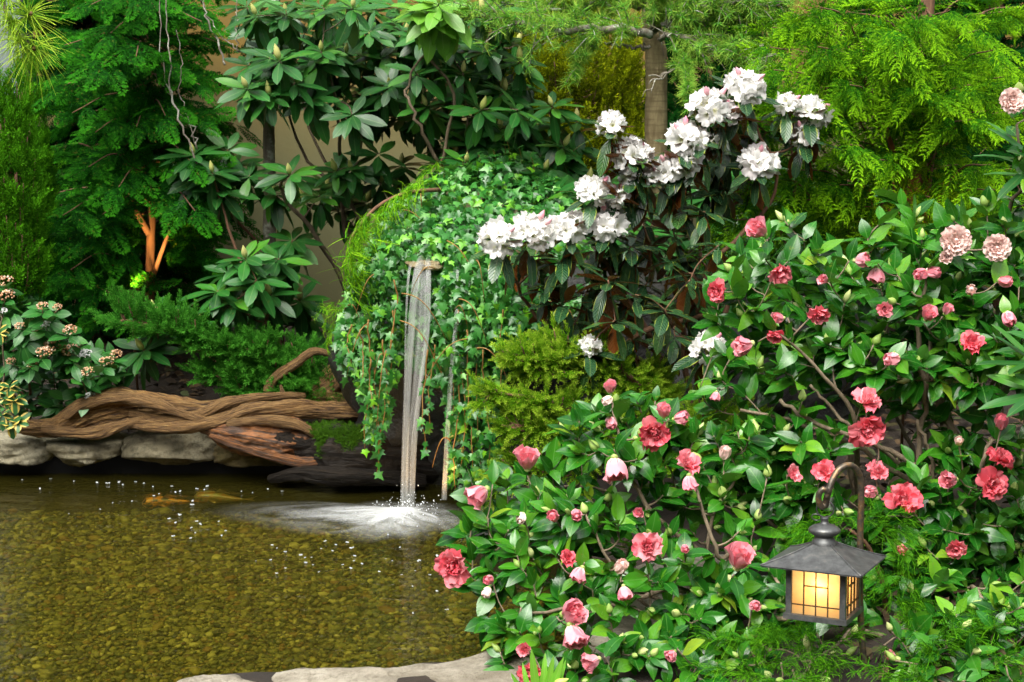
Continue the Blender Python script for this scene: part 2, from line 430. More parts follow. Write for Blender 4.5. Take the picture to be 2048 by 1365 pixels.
k = NT('pond_water'); p = k.pos()
wv = k.noise(7.0, 3, 0.55, k.mapping(p, (1.0, 1.9, 1)), 0.6); wv2 = k.noise(26.0, 2, 0.5, k.mapping(p, (1.0, 1.6, 1)), 0.4)
nb = k.bump(k.math('ADD', wv, k.math('MULTIPLY', wv2, 0.3)), 0.32, 0.03)
tr = k.n('ShaderNodeBsdfTransparent'); tr.inputs[0].default_value = (0.76, 0.75, 0.36, 1)
gl = k.n('ShaderNodeBsdfGlossy', Roughness=0.05); k.l(nb, gl.inputs['Normal'])
fr = k.n('ShaderNodeFresnel', IOR=1.33); k.l(nb, fr.inputs['Normal'])
g_ = k.n('ShaderNodeNewGeometry'); dp = k.n('ShaderNodeVectorMath', operation='DOT_PRODUCT'); k.l(g_.outputs['Normal'], dp.inputs[0]); k.l(g_.outputs['Incoming'], dp.inputs[1])
turb = k.math('SUBTRACT', 1.0, k.math('POWER', 2.718, k.math('DIVIDE', -0.055, k.math('MAXIMUM', dp.outputs['Value'], 0.08))))     # silt in the water: more of it along a slanting view
rf = k.n('ShaderNodeBsdfRefraction', Roughness=0.10, IOR=1.03); rf.inputs[0].default_value = (0.76, 0.75, 0.36, 1)      # the surface is broken up by ripples
murk = k.n('ShaderNodeBsdfDiffuse'); murk.inputs[0].default_value = (0.060, 0.053, 0.008, 1)
wat = k.surf(k.mixsh(k.math('MULTIPLY', fr.outputs[0], 0.9), k.mixsh(turb, k.mixsh(0.15, tr.outputs[0], rf.outputs[0]), murk.outputs[0]), gl.outputs[0]))
obj('pond_water', mesh('pond_water', T([(-8, 3.2, 0), (0.62, 3.2, 0), (0.62, 6.0, 0), (-8, 6.0, 0)], [(0, 1, 2, 3)]), wat), kind='structure')
k = NT('pond_liner'); liner = k.surf(k.pbr((0.004, 0.004, 0.004), 0.7, k.bump(k.noise(9, 3, 0.5, k.pos()), 0.4, 0.02), Specular_IOR_Level=0.12))
obj('pond_liner', mesh('pond_liner', [box((-4.2, 5.90, -0.1), (7.7, 0.12, 0.36))], liner, False), kind='structure')

# ---------------------------------------------------------------- stones
st_pale = stone_mat('pale_stone', (0.05, 0.045, 0.025), (0.24, 0.21, 0.13), (0.42, 0.39, 0.28))
st_brown = stone_mat('brown_stone', (0.07, 0.055, 0.02), (0.17, 0.13, 0.05), (0.26, 0.21, 0.10), moss=(0.05, 0.06, 0.012))
st_dark = stone_mat('dark_stone', (0.006, 0.006, 0.006), (0.016, 0.016, 0.015), (0.035, 0.034, 0.03), rough=0.6, wet=0.15, moss=(0.02, 0.03, 0.006))
st_slab = stone_mat('slab_stone', (0.13, 0.11, 0.075), (0.32, 0.29, 0.23), (0.44, 0.42, 0.36))
def stone(px0, px1, py0, py1, Yf, depth, seed, label, m, p=6.0, amp=0.11, name='edge_stone', group=None):
    w = M(px1 - px0, Yf); h = M(py1 - py0, Yf); c = P((px0 + px1) / 2, (py0 + py1) / 2, Yf + depth * 0.25); c[1] = Yf + depth / 2
    o = obj(name, mesh(name, rock(c, (w * 1.04, depth, h * 1.05), seed, p, amp=amp, res=(56, 34)), m), label=label, cat='stone', group=group)
    return o
G = 'flat stones along the back edge of the pond'
stone(-50, 108, 866, 928, 5.74, 0.34, 3, 'rounded pale stone at the far left end of the pond edge', st_pale, group=G)
stone(98, 246, 872, 934, 5.74, 0.34, 8, 'wedge-shaped grey stone under the left end of the driftwood', st_pale, group=G)
stone(246, 434, 862, 938, 5.72, 0.36, 21, 'largest blocky pale stone under the middle of the driftwood', st_pale, p=7, group=G)
stone(430, 585, 874, 932, 5.74, 0.34, 34, 'low brown stone half hidden under the hollow driftwood end', st_brown, p=6, group=G)
def slab(pts, z, th, seed, label, name='paving_stone'):
    """a flat stone with a ragged outline given in picture points on its top"""
    w = np.array([W(x, y, z)[:2] for x, y in pts]); n = 120
    cl = np.vstack([w, w[:1]]); t = np.linspace(0, len(w), n, endpoint=False); i = t.astype(int); f = (t - i)[:, None]
    o = cl[i] * (1 - f) + cl[i + 1] * f; c = o.mean(0)
    o = c + (o - c) * (1 + 0.05 * fnoise(np.c_[o, o[:, 0] * 0], 7, seed, 4))[:, None]
    v, fc = [], []; rings = [(0.0, 0), (0.35, 0), (0.65, 0), (0.85, 0), (0.96, -0.004), (1.0, -0.02), (1.01, -0.5 * th), (0.97, -th)]
    for s, dz in rings:
        for q in o:
            pxy = c + (q - c) * s; v.append((pxy[0], pxy[1], z + dz))
    v = np.array(v); hh = fnoise(np.c_[v[:, :2], v[:, 2] * 2], 9, seed, 5)
    v[:, 2] += 0.010 * hh; v[:, :2] += 0.012 * np.stack([fnoise(v, 16, seed + 1, 3), fnoise(v, 16, seed + 2, 3)], 1) * (np.repeat([r[0] for r in rings], n)[:, None] > 0.9)
    for r in range(len(rings) - 1):
        for j in range(n):
            kk = (j + 1) % n; fc.append((r * n + j, r * n + kk, (r + 1) * n + kk, (r + 1) * n + j))
    return obj(name, mesh(name, T(v, fc), st_slab), label=label, cat='stone')
slab([(330, 1366), (385, 1348), (470, 1346), (520, 1362), (528, 1420), (300, 1420)], 0.05, 0.1, 41, 'small grey edging stone cut off at the bottom left of the pond')
slab([(532, 1340), (640, 1332), (760, 1334), (900, 1318), (985, 1296), (1090, 1300), (1120, 1420), (560, 1440), (545, 1365)], 0.06, 0.12, 43, 'long pale stone slab along the front edge of the pond')
slab([(1130, 1222), (1200, 1180), (1300, 1165), (1420, 1180), (1440, 1260), (1330, 1295), (1180, 1290)], 0.10, 0.14, 47, 'grey paving slab showing under the front camellia branches')
slab([(1270, 1130), (1380, 1100), (1500, 1110), (1490, 1160), (1330, 1168)], 0.11, 0.14, 49, 'small pale slab seen through gaps in the front camellia')
c = P(1010, 1075, 4.95); obj('boulder', mesh('boulder', rock((c[0] + 0.08, 5.0, 0.06), (0.42, 0.4, 0.42), 61, 2.8, amp=0.1), st_dark), label='dark grey boulder at the pool edge behind the front camellia', cat='boulder')
c = P(700, 940, 5.5)
# rock face under the ivy and lip stone
wr = empty('waterfall_rock', 'dark wet rock mound under the ivy that carries the waterfall', 'rock', (0.1, 6.0, 0))
obj('rock_face', mesh('rock_face', [rock((0.12, 6.12, 0.42), (1.75, 1.2, 1.22), 71, 3.2, (80, 50), amp=0.12)], st_dark), wr)
obj('rock_shoulder', mesh('rock_shoulder', [rock((0.95, 6.3, 0.35), (1.5, 1.2, 0.9), 73, 2.6, (60, 40), amp=0.14)], st_dark), wr)
obj('lip_stone', mesh('lip_stone', rock(P(842, 520, 5.50) + [0, 0.10, -0.012], (0.20, 0.36, 0.055), 75, 4, amp=0.12), stone_mat('lip', (0.05, 0.04, 0.02), (0.2, 0.15, 0.07), (0.3, 0.25, 0.14), rough=0.5)), wr)

# ---------------------------------------------------------------- driftwood
k = NT('driftwood'); uv = k.uv()
g1 = k.noise(1.0, 7, 0.65, k.mapping(uv, (5, 34, 1)), 0.5); g2 = k.noise(1.0, 4, 0.6, k.mapping(uv, (16, 120, 1)), 0.2); p = k.pos()
col = k.ramp(g1, [(0.33, (0.010, 0.005, 0.002)), (0.41, (0.12, 0.058, 0.016)), (0.50, (0.32, 0.17, 0.05)), (0.70, (0.50, 0.31, 0.11))])
col = k.mix(k.math('MULTIPLY', k.ramp(g2, [(0.45, (0, 0, 0)), (0.6, (1, 1, 1))]), 0.5), col, (0.06, 0.032, 0.012))
mossf = k.ramp(k.noise(6.0, 6, 0.7, p), [(0.60, (0, 0, 0)), (0.70, (1, 1, 1))])
col = k.mix(k.math('MULTIPLY', mossf, 0.6), col, (0.10, 0.095, 0.012))
drift = k.surf(k.pbr(col, 0.75, k.bump(k.math('ADD', g1, k.math('MULTIPLY', g2, 0.4)), 1.0, 0.035)))
k = NT('red_wood'); uv = k.uv(); g1 = k.noise(1.0, 7, 0.65, k.mapping(uv, (4, 22, 1)), 0.5)
redw = k.surf(k.pbr(k.ramp(g1, [(0.3, (0.010, 0.005, 0.002)), (0.46, (0.05, 0.022, 0.008)), (0.56, (0.24, 0.085, 0.016)), (0.62, (0.09, 0.045, 0.018)), (0.8, (0.03, 0.017, 0.009))]), 0.55, k.bump(g1, 0.9, 0.02)))
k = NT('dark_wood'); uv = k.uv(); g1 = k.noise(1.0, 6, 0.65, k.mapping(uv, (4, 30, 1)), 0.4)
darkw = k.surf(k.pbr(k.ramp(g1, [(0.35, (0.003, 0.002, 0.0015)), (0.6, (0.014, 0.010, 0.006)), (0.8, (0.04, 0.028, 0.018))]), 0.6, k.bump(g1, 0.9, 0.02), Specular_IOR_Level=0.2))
def gnarl(path, seed, ridges=0.16, twist=5.0, sides=40, n=150, lumps=0.26):
    a = np.array(path, float); c3 = np.array([P(x, y, Y) for x, y, Y, r in a]); rr = np.array([M(r, Y) for x, y, Y, r in a])
    pts = curve(c3, n); u = np.linspace(0, 1, n); r = np.interp(u, np.linspace(0, 1, len(rr)), rr)
    t = tube(pts, r, sides, True); v = t.v.copy()
    i = np.repeat(np.arange(n), sides); ang = np.tile(np.arange(sides) / sides * 2 * math.pi, n)
    rng = np.random.default_rng(seed); uu = u[i]; f = np.ones(n * sides)
    for kk in (2, 3, 6, 8, 12, 20):
        s_ = np.sin(0.5 * kk * ang * (2 if kk < 5 else 1) * (1 if kk < 5 else 1) + twist * uu * kk * 0.3 + rng.uniform(0, 6) + 1.2 * np.sin(uu * rng.uniform(4, 11))) if kk < 5 else None
        if kk < 5: f += ridges * rng.uniform(0.4, 1.0) / (kk ** 0.45) * s_
        else: f += ridges * rng.uniform(0.5, 1.0) / (kk ** 0.40) * (2 * np.abs(np.sin(0.5 * (kk * ang + twist * uu * kk * 0.6) + rng.uniform(0, 6) + 0.9 * np.sin(uu * rng.uniform(5, 13)))) ** 0.7 - 1.2)      # sharp weathered grooves
    f += lumps * fnoise(v[:n * sides], 8, seed, 4); f += 0.30 * ridges * fnoise(np.c_[uu * 26, np.cos(ang) * 3, np.sin(ang) * 3], 1.6, seed + 3, 4)
    v[:n * sides] = pts[i] + (v[:n * sides] - pts[i]) * f[:, None]
    L = np.linalg.norm(np.diff(pts, axis=0), axis=1).sum()
    t.v = v; t.uv = t.uv * [L * 2.2, 1.0]
    return t
dl = empty('driftwood_log', 'long gnarled brown driftwood log lying on the pond edge stones', 'driftwood', P(330, 868, 5.8))
Ya = 5.76
obj('trunk', mesh('trunk', gnarl([(18, 850, Ya, 7), (60, 856, Ya, 14), (110, 854, Ya, 20), (150, 838, Ya, 26), (195, 822, Ya, 30), (250, 813, Ya + .02, 28), (330, 818, Ya + .04, 25), (410, 822, Ya + .05, 20), (480, 812, Ya + .08, 17), (560, 803, Ya + .1, 19), (640, 796, Ya + .13, 17), (710, 800, Ya + .18, 15)], 5, 0.17, 6, 96, 260), drift), dl)
obj('limb', mesh('limb', gnarl([(246, 846, 5.70, 7), (300, 852, 5.68, 12), (370, 854, 5.67, 14), (440, 842, 5.67, 14), (500, 822, 5.68, 16), (580, 818, 5.72, 20), (660, 822, 5.78, 19), (740, 826, 5.85, 17)], 9, 0.17, 9, 72, 190), drift), dl)
obj('limb', mesh('limb', gnarl([(85, 858, 5.72, 8), (150, 866, 5.70, 11), (200, 864, 5.68, 12), (245, 850, 5.68, 11), (300, 838, 5.70, 8), (360, 832, 5.72, 6)], 13, 0.16, 6, 60, 130), drift), dl)
obj('limb', mesh('limb', gnarl([(600, 803, 5.9, 17), (645, 778, 5.92, 22), (675, 748, 5.95, 26), (705, 750, 5.98, 26), (722, 800, 6.0, 22)], 17, 0.15, 6, 40, 90), drift), dl)
obj('hollow_end', mesh('hollow_end', gnarl([(395, 846, 5.73, 14), (450, 862, 5.68, 30), (510, 872, 5.66, 38), (575, 882, 5.66, 40), (625, 892, 5.67, 30), (650, 900, 5.68, 12)], 23, 0.15, 3, 84, 150), redw), dl)
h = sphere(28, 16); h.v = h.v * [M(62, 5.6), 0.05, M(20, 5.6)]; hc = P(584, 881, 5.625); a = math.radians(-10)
obj('hollow', mesh('hollow', T(h.v @ np.array([[math.cos(a), 0, math.sin(a)], [0, 1, 0], [-math.sin(a), 0, math.cos(a)]]) + hc, [tuple(q) for q in h.q] + [tuple(q) for q in h.t], h.uv * [3, 1]), darkw), dl)  # dark ellipsoid standing for the shade inside the hollow, no opening cut
obj('rim', mesh('rim', gnarl([(420, 872, 5.63, 5), (490, 896, 5.60, 9), (560, 916, 5.58, 10), (620, 925, 5.58, 11), (655, 908, 5.60, 9), (668, 885, 5.62, 6)], 27, 0.16, 7, 24, 100), redw), dl)
obj('rim', mesh('rim', gnarl([(455, 848, 5.64, 7), (530, 842, 5.61, 12), (590, 848, 5.60, 12), (630, 868, 5.60, 9), (648, 892, 5.61, 6)], 29, 0.16, 7, 24, 100), drift), dl)
obj('limb', mesh('limb', gnarl([(130, 832, 5.70, 9), (180, 806, 5.69, 12), (240, 796, 5.69, 12), (300, 806, 5.68, 11), (360, 826, 5.67, 9), (420, 846, 5.66, 7)], 43, 0.17, 8, 60, 130), drift), dl)
obj('limb', mesh('limb', gnarl([(260, 828, 5.71, 8), (330, 840, 5.69, 9), (400, 830, 5.68, 10), (460, 806, 5.70, 10), (540, 794, 5.76, 9), (610, 792, 5.82, 6)], 45, 0.17, 8, 60, 130), drift), dl)
obj('branch', mesh('branch', gnarl([(542, 803, 5.84, 11), (538, 778, 5.84, 11), (552, 754, 5.84, 11), (590, 728, 5.85, 10), (618, 708, 5.86, 9), (634, 703, 5.87, 8), (665, 710, 5.9, 7), (720, 720, 5.95, 5)], 31, 0.16, 5, 22, 90), drift), dl)
obj('branch', mesh('branch', gnarl([(575, 800, 5.82, 9), (566, 786, 5.8, 6), (561, 770, 5.8, 2)], 33, 0.14, 3, 16, 30), drift), dl)
ml = empty('mossy_log', 'dark rotting log with a cushion of green moss left of the waterfall', 'log', P(700, 950, 5.6))
obj('trunk', mesh('trunk', gnarl([(600, 905, 5.66, 36), (660, 900, 5.64, 50), (730, 905, 5.64, 54), (800, 910, 5.68, 52), (900, 915, 5.75, 44)], 37, 0.08, 2, 44, 100), darkw), ml)
obj('slab', mesh('slab', gnarl([(540, 958, 5.62, 8), (600, 948, 5.56, 16), (680, 952, 5.52, 18), (760, 956, 5.54, 16), (850, 962, 5.6, 12)], 39, 0.16, 4, 30, 100), darkw), ml)
# ---------------------------------------------------------------- plant templates
def leaf(wid, rows=6, a=0.8, b=0.8, fold=0.25, droop=0.2, wave=0.0, seed=0, tip=0.02, stalk=0.06, cols=4):
    t = np.linspace(0, 1, rows + 1); rng = np.random.default_rng(seed); v, uv, f = [], [], []
    for i, x in enumerate(t):
        s = max(0.0, (x - stalk) / (1 - stalk)); w = wid * max(math.sin(math.pi * s ** a) ** b if 0 < s < 1 else 0, 0.035 if x < 0.5 else tip)
        for j in range(cols + 1):
            c = j / cols * 2 - 1; xx = c * w * 0.5
            v.append((xx, x * (1 - 0.12 * abs(droop) * x), fold * abs(xx) - fold * 1.1 * xx * xx / max(wid, .1) - droop * x * x + wave * math.sin(9 * x + 3 * c + seed) * abs(c)))
            uv.append((x, 0.5 + 0.5 * c * (w / wid)))
    for i in range(rows):
        for j in range(cols):
            k = i * (cols + 1) + j; f.append((k, k + 1, k + cols + 2, k + cols + 1))
    return T(v, f, uv)
def rhomb(v, f, uv, p, d, L, w, n, u=0.5, bend=None):
    d = np.asarray(d) / (np.linalg.norm(d) + 1e-9); s = np.cross(d, n); s = s / (np.linalg.norm(s) + 1e-9)
    m = p + d * L * 0.42; e = p + d * L if bend is None else p + d * L + bend; k = len(v)
    v += [p, m + s * w, e, m - s * w]; uv += [(u, .5), (u, 0), (u, .5), (u, 1)]; f.append((k, k + 1, k + 2, k + 3))
def spray(seed, n=11, reach=0.42, ang=52, sub=4, subl=0.11, w=0.016, droop=0.18, taper=0.75, curl=0.0, stemw=0.008):
    """a flat fern-like conifer spray, 1 long"""
    rng = np.random.default_rng(seed); v, f, uv = [], [], []; up = np.array([0, 0, 1.0])
    path = lambda t: np.array([curl * t * t, t, -droop * t * t])
    for i in range(6): rhomb(v, f, uv, path(i / 6), path((i + 1.15) / 6) - path(i / 6), 0.2, stemw, up, 0.05)
    for i in range(n):
        t = 0.06 + 0.9 * i / n
        for s in (-1, 1):
            tt = min(0.98, t + (0.04 if s > 0 else 0) + rng.normal(0, 0.012)); L = reach * (1 - tt) ** taper * rng.uniform(0.8, 1.12) * min(1, 0.45 + tt * 4) + 0.04
            a = math.radians(ang + rng.normal(0, 6)); p0 = path(tt); d = np.array([s * math.sin(a), math.cos(a), -0.12 + rng.normal(0, 0.08)])
            ns = max(2, int(sub * L / reach * 1.6)); q = p0.copy(); dd = d.copy()
            for j in range(ns + 1):
                st = L / (ns + 1); rhomb(v, f, uv, q, dd, st * 1.6, w, up + rng.normal(0, .2, 3), tt)
                q = q + dd / np.linalg.norm(dd) * st; dd = dd + np.array([-s * 0.06, 0.10, -0.10])
                if j < ns:
                    for z in (-1, 1):
                        c, si = math.cos(z * 0.75), math.sin(z * 0.75); d2 = np.array([dd[0] * c - dd[1] * si, dd[0] * si + dd[1] * c, dd[2] + rng.normal(0, .12)])
                        rhomb(v, f, uv, q, d2, subl * (1 - 0.55 * j / ns) * rng.uniform(.8, 1.2), w * 0.95, up + rng.normal(0, .25, 3), tt)
    rhomb(v, f, uv, path(0.93), path(1.0) - path(0.9), 0.12, w, up, 1)
    return T(v, f, uv)
def comb(seed, n=15, reach=0.36, droop=0.3, w=0.014):
    """golden cypress spray: long drooping fingers, each with short side scales"""
    rng = np.random.default_rng(seed); v, f, uv = [], [], []; up = np.array([0, 0, 1.0])
    path = lambda t: np.array([0.08 * math.sin(3 * t + seed), t, 0.10 * t - droop * t * t])
    for i in range(6): rhomb(v, f, uv, path(i / 6), path((i + 1.15) / 6) - path(i / 6), 0.2, 0.009, up, 0.05)
    for i in range(n):
        t = 0.05 + 0.93 * i / n
        for s in (-1, 1):
            tt = t + rng.normal(0, 0.012); L = reach * (0.25 + (1 - tt) ** 0.6) * 0.8 * rng.uniform(0.8, 1.15) * min(1, 0.5 + tt * 3)
            a = math.radians(48 + rng.normal(0, 7)); q = path(tt); dd = np.array([s * math.sin(a), math.cos(a), 0.1 + rng.normal(0, .06)]); ns = 4
            for j in range(ns):
                st = L / ns; rhomb(v, f, uv, q, dd, st * 1.5, w * (1 - 0.12 * j), up + rng.normal(0, .3, 3), tt + 0.1 * j)
                if j < 3:
                    for z in (-1, 1):
                        c, si = math.cos(z * 0.6), math.sin(z * 0.6); d2 = np.array([dd[0] * c - dd[1] * si, dd[0] * si + dd[1] * c, dd[2] - .1])
                        rhomb(v, f, uv, q + dd * st * .4, d2, st * 1.2, w * 0.75, up + rng.normal(0, .3, 3), tt)
                q = q + dd / np.linalg.norm(dd) * st; dd = dd + np.array([-s * 0.10, 0.06, -0.30])
    return T(v, f, uv)
def plume(seed, n=34, reach=0.34, sub=3, w=0.016, droop=0.1, ang=0.75):
    """juniper shoot: short scaly branchlets all round a stem, 1 long"""
    rng = np.random.default_rng(seed); v, f, uv = [], [], []
    path = lambda t: np.array([0, t, -droop * t * t])
    for i in range(5): rhomb(v, f, uv, path(i / 5), path((i + 1.1) / 5) - path(i / 5), 0.24, 0.012, np.array([0, 0, 1.]), 0.05)
    for i in range(n):
        t = 0.05 + 0.93 * i / n; az = i * 2.4 + rng.normal(0, .3); L = reach * (1 - 0.72 * t) * rng.uniform(.7, 1.2)
        d = np.array([math.cos(az) * math.sin(ang), math.cos(ang), math.sin(az) * math.sin(ang) * 0.8 + 0.08]); q = path(t)
        for j in range(sub):
            st = L / sub; nn = rng.normal(size=3); rhomb(v, f, uv, q, d, st * 1.5, w, nn, t)
            for z in range(3):
                d2 = d + rng.normal(0, 0.55, 3); rhomb(v, f, uv, q + d * st * rng.uniform(0, .8), d2, L * 0.30 * rng.uniform(.7, 1.2), w * .85, rng.normal(size=3), t)
            q = q + d * st; d = d + np.array([0, .12, 0.03])
    return T(v, f, uv)
def needles(seed, n=40, L=1.0, w=0.010, spreadv=1.0, droop=0.25, segs=3, back=0.1):
    """a tuft of needles round a shoot tip pointing along Y"""
    rng = np.random.default_rng(seed); v, f, uv = [], [], []
    for i in range(n):
        az = rng.uniform(0, 6.283); el = rng.uniform(-back, 1.0); el = math.acos(np.clip(1 - spreadv * rng.uniform(0.02, 1.0), -1, 1))
        d = np.array([math.cos(az) * math.sin(el), math.cos(el), math.sin(az) * math.sin(el)]); l = L * rng.uniform(.7, 1.05)
        p = np.array([0, rng.uniform(-0.25, 0.0) * L, 0]); s = nrm(np.cross(d, rng.normal(size=3))); k = len(v)
        for j in range(segs + 1):
            t = j / segs; c = p + d * l * t + np.array([0, 0, -droop * l * t * t]); ww = w * (1 - 0.7 * t * t)
            v += [c + s * ww, c - s * ww]; uv += [(t, 0), (t, 1)]
        for j in range(segs): f.append((k + 2 * j, k + 2 * j + 1, k + 2 * j + 3, k + 2 * j + 2))
    return T(v, f, uv)
def threads(seed, n=30, L=1.0, w=0.0085):
    """threadleaf cypress: long hanging whip-like threads off one arching shoot (Y), hanging to -Z"""
    rng = np.random.default_rng(seed); v, f, uv = [], [], []
    def strand(p, d, l, w0, segs=6, sag=0.9):
        k = len(v); c = p.copy(); d = d.copy(); s = nrm(np.cross(d, rng.normal(size=3)))
        for j in range(segs + 1):
            t = j / segs; v.extend([c + s * w0 * (1 - .6 * t), c - s * w0 * (1 - .6 * t)]); uv.extend([(t, 0), (t, 1)])
            c = c + nrm(d) * l / segs; d = nrm(d) + np.array([0, 0, -sag / segs])
        for j in range(segs): f.append((k + 2 * j, k + 2 * j + 1, k + 2 * j + 3, k + 2 * j + 2))
    path = lambda t: np.array([0.05 * math.sin(4 * t + seed), t, 0.12 * t - 0.38 * t * t])
    for i in range(n):
        t = rng.uniform(0.02, 1.0); p = path(t); d = np.array([rng.normal(0, .55), 0.6 + rng.normal(0, .3), rng.uniform(-.6, .3)])
        l = L * rng.uniform(0.3, 0.75) * (1.1 - 0.4 * t); strand(p, d, l, w, 6, rng.uniform(1.0, 2.4))
        for _ in range(4):
            q = p + nrm(d) * l * rng.uniform(.1, .6) + np.array([0, 0, -0.05]); strand(q, d + rng.normal(0, .5, 3), l * rng.uniform(.25, .5), w * .8, 4, 1.4)
    return T(v, f, uv)
def ivy_leaf(seed, fold=0.2):
    rng = np.random.default_rng(seed)
    half = [(0.10, -0.10), (0.36, -0.06), (0.30, 0.14), (0.58, 0.30), (0.24, 0.44), (0.16, 0.66)]
    pts = [(0, 0)] + half + [(0, 1.0)] + [(-x, y) for x, y in half[::-1]]
    pts = np.array(pts) + rng.normal(0, 0.03, (len(pts), 2)); c = (0, 0.28)
    v = [(c[0], c[1], 0.0)] + [(x, y, -fold * abs(x) * 0.8 - 0.22 * y * y + 0.02 * rng.normal()) for x, y in pts]
    n = len(pts); uv = [(c[1], .5)] + [(y, .5 + x * .9) for x, y in pts]
    return T(v, [(0, 1 + i, 1 + (i + 1) % n) for i in range(n)], uv)
def petal(wid=0.8, L=1.0, cup=0.35, ruffle=0.05, seed=0, rows=5, cols=6, notch=0.08, curl=0.2):
    rng = np.random.default_rng(seed); ph = rng.uniform(0, 6, 3); v, f, uv = [], [], []
    for i in range(rows + 1):
        t = i / rows; w = wid * (0.25 + 0.75 * math.sin(math.pi * min(t, 0.97) ** 0.8 * 0.62 + 0.12)) * (1 if t < .9 else .86)
        for j in range(cols + 1):
            c = j / cols * 2 - 1; y = L * t - notch * t * (1 - abs(c)) ** 2 - 0.16 * L * t * c * c
            z = cup * (0.55 * t * t + 0.5 * c * c * wid * t) - curl * max(0, t - .6) ** 2 * 4 + ruffle * t * (math.sin(5 * c + ph[0]) + math.sin(9 * c + ph[1] + 3 * t))
            v.append((c * w * .5, y, z)); uv.append((t, .5 + .5 * c))
    for i in range(rows):
        for j in range(cols):
            k = i * (cols + 1) + j; f.append((k, k + 1, k + cols + 2, k + cols + 1))
    return T(v, f, uv)
def floret(seed):
    """funnel-shaped white flower along +Z, 1 across, five wavy lobes"""
    rng = np.random.default_rng(seed); nseg = 30; rings = [(0.05, -0.48), (0.13, -0.30), (0.25, -0.13), (0.39, -0.01), (0.55, 0.03)]; v, f, uv = [], [], []
    ph = rng.uniform(0, 6)
    for i, (r, z) in enumerate(rings):
        for j in range(nseg):
            a = 2 * math.pi * j / nseg; lob = abs(math.cos(2.5 * a)) ** 0.6; fr = i / 4
            rr = r * (1 + fr ** 2 * (0.30 * lob - 0.18 + 0.04 * math.sin(15 * a + ph))); zz = z + fr ** 2 * (0.06 * math.sin(7 * a + ph) + 0.06 * math.sin(13 * a + 2 * ph) - 0.10 * (1 - lob))
            v.append((rr * math.cos(a), rr * math.sin(a), zz)); uv.append((fr, j / nseg))
    for i in range(4):
        for j in range(nseg):
            k = (j + 1) % nseg; f.append((i * nseg + j, i * nseg + k, (i + 1) * nseg + k, (i + 1) * nseg + j))
    return T(v, f, uv)
def bud_tpl(n=8, rows=7, scales=True, slim=0.42, tipp=1.15):
    pr = []
    for i in range(rows + 1):
        t = i / rows; r = slim * math.sin(math.pi * min(1, t ** 0.8 * 0.96 + 0.03)) ** 0.85 * (1 - 0.25 * t); pr.append((max(r, 0.01), t * tipp))
    t = lathe(pr, n); v = t.v.copy()                   # Z up -> Y up
    if scales:
        a = np.arctan2(v[:, 1], v[:, 0]); f = 1 + 0.06 * np.sin(3 * a + 9 * v[:, 2]); v[:, :2] *= f[:, None]
    t.v = v[:, [0, 2, 1]]; t.q = t.q[:, ::-1]; return t

# ---------------------------------------------------------------- branching
def skeleton(base, tips, rng, mains=6, r0=0.022, r1=0.004, twig_r=0.0028, sag=0.0, jit=0.03, up=0.35, lowfork=0.25):
    """limbs and twigs that lead from the base to every tip; returns (limb tubes, twig tubes, last bit of each tip's path)"""
    tips = np.asarray(tips, float); base = np.asarray(base, float)
    if base.ndim == 1: base = base[None]
    order = np.argsort(np.linalg.norm(tips - base[0], axis=1)); m = spread_idx(tips, min(mains, len(tips)), rng)
    nodes = [b for b in base]; rad = [r0] * len(base); limbs, twigs, ends = [], [], {}
    for i in m:
        b = base[np.argmin(np.linalg.norm(base[:, :2] - tips[i, :2], axis=1))]; t = tips[i]; L = np.linalg.norm(t - b)
        p1 = b + (t - b) * 0.3 + np.array([0, 0, up * L * 0.35]) + rng.normal(0, jit * 2, 3); p2 = b + (t - b) * 0.65 + np.array([0, 0, up * L * 0.28]) + rng.normal(0, jit * 2, 3)
        c = curve([b, p1, p2, t], 22); c[1:-1] += rng.normal(0, jit * 0.12, (20, 3)); rr = np.linspace(r0, r1, 22) * rng.uniform(.7, 1)
        limbs.append(tube(c, rr, 7, True, 0.06, int(i))); ends[i] = c[-6:]
        for q, r in zip(c[4:], rr[4:]): nodes.append(q); rad.append(r)
    N = list(nodes); R = list(rad); ms = set(m)
    for i in order:
        if i in ms: continue
        A = np.array(N); d = A - tips[i]; cost = np.linalg.norm(d * [1, 1, 0.8], axis=1) + 0.6 * np.maximum(d[:, 2], 0); k = int(np.argmin(cost)); b = A[k]; t = tips[i]; L = np.linalg.norm(t - b)
        p1 = b + (t - b) * 0.5 + np.array([0, 0, (up - 0.45) * L * 0.35]) + rng.normal(0, jit * 0.6 * min(1, L * 3), 3)
        c = curve([b, p1, t], 10); ra = min(R[k] * 0.8, twig_r + 0.010 * L); rr = np.linspace(ra, twig_r * 0.75, 10)
        twigs.append(tube(c, rr, 5, True)); ends[i] = c[-6:]
        for q, r in zip(c[3:], rr[3:]): N.append(q); R.append(r)
    return limbs, twigs, [ends[i] for i in range(len(tips))]
def spread_idx(p, n, rng):
    sel = [int(rng.integers(len(p)))]; d = np.full(len(p), 1e9)
    for _ in range(n - 1):
        d = np.minimum(d, ((p - p[sel[-1]]) ** 2).sum(1)); sel.append(int(np.argmax(d * rng.uniform(.4, 1, len(d)))))
    return sel
def add_wood(th, limbs, twigs, m, limb='stem'):
    for t in limbs: obj(limb, mesh(limb, t, m), th)
    if twigs: obj('twigs', mesh('twigs', twigs, m), th, kind='stuff')
UP = np.array([0, 0, 1.0]); TOCAM = np.array([0, -1.0, 0.25])
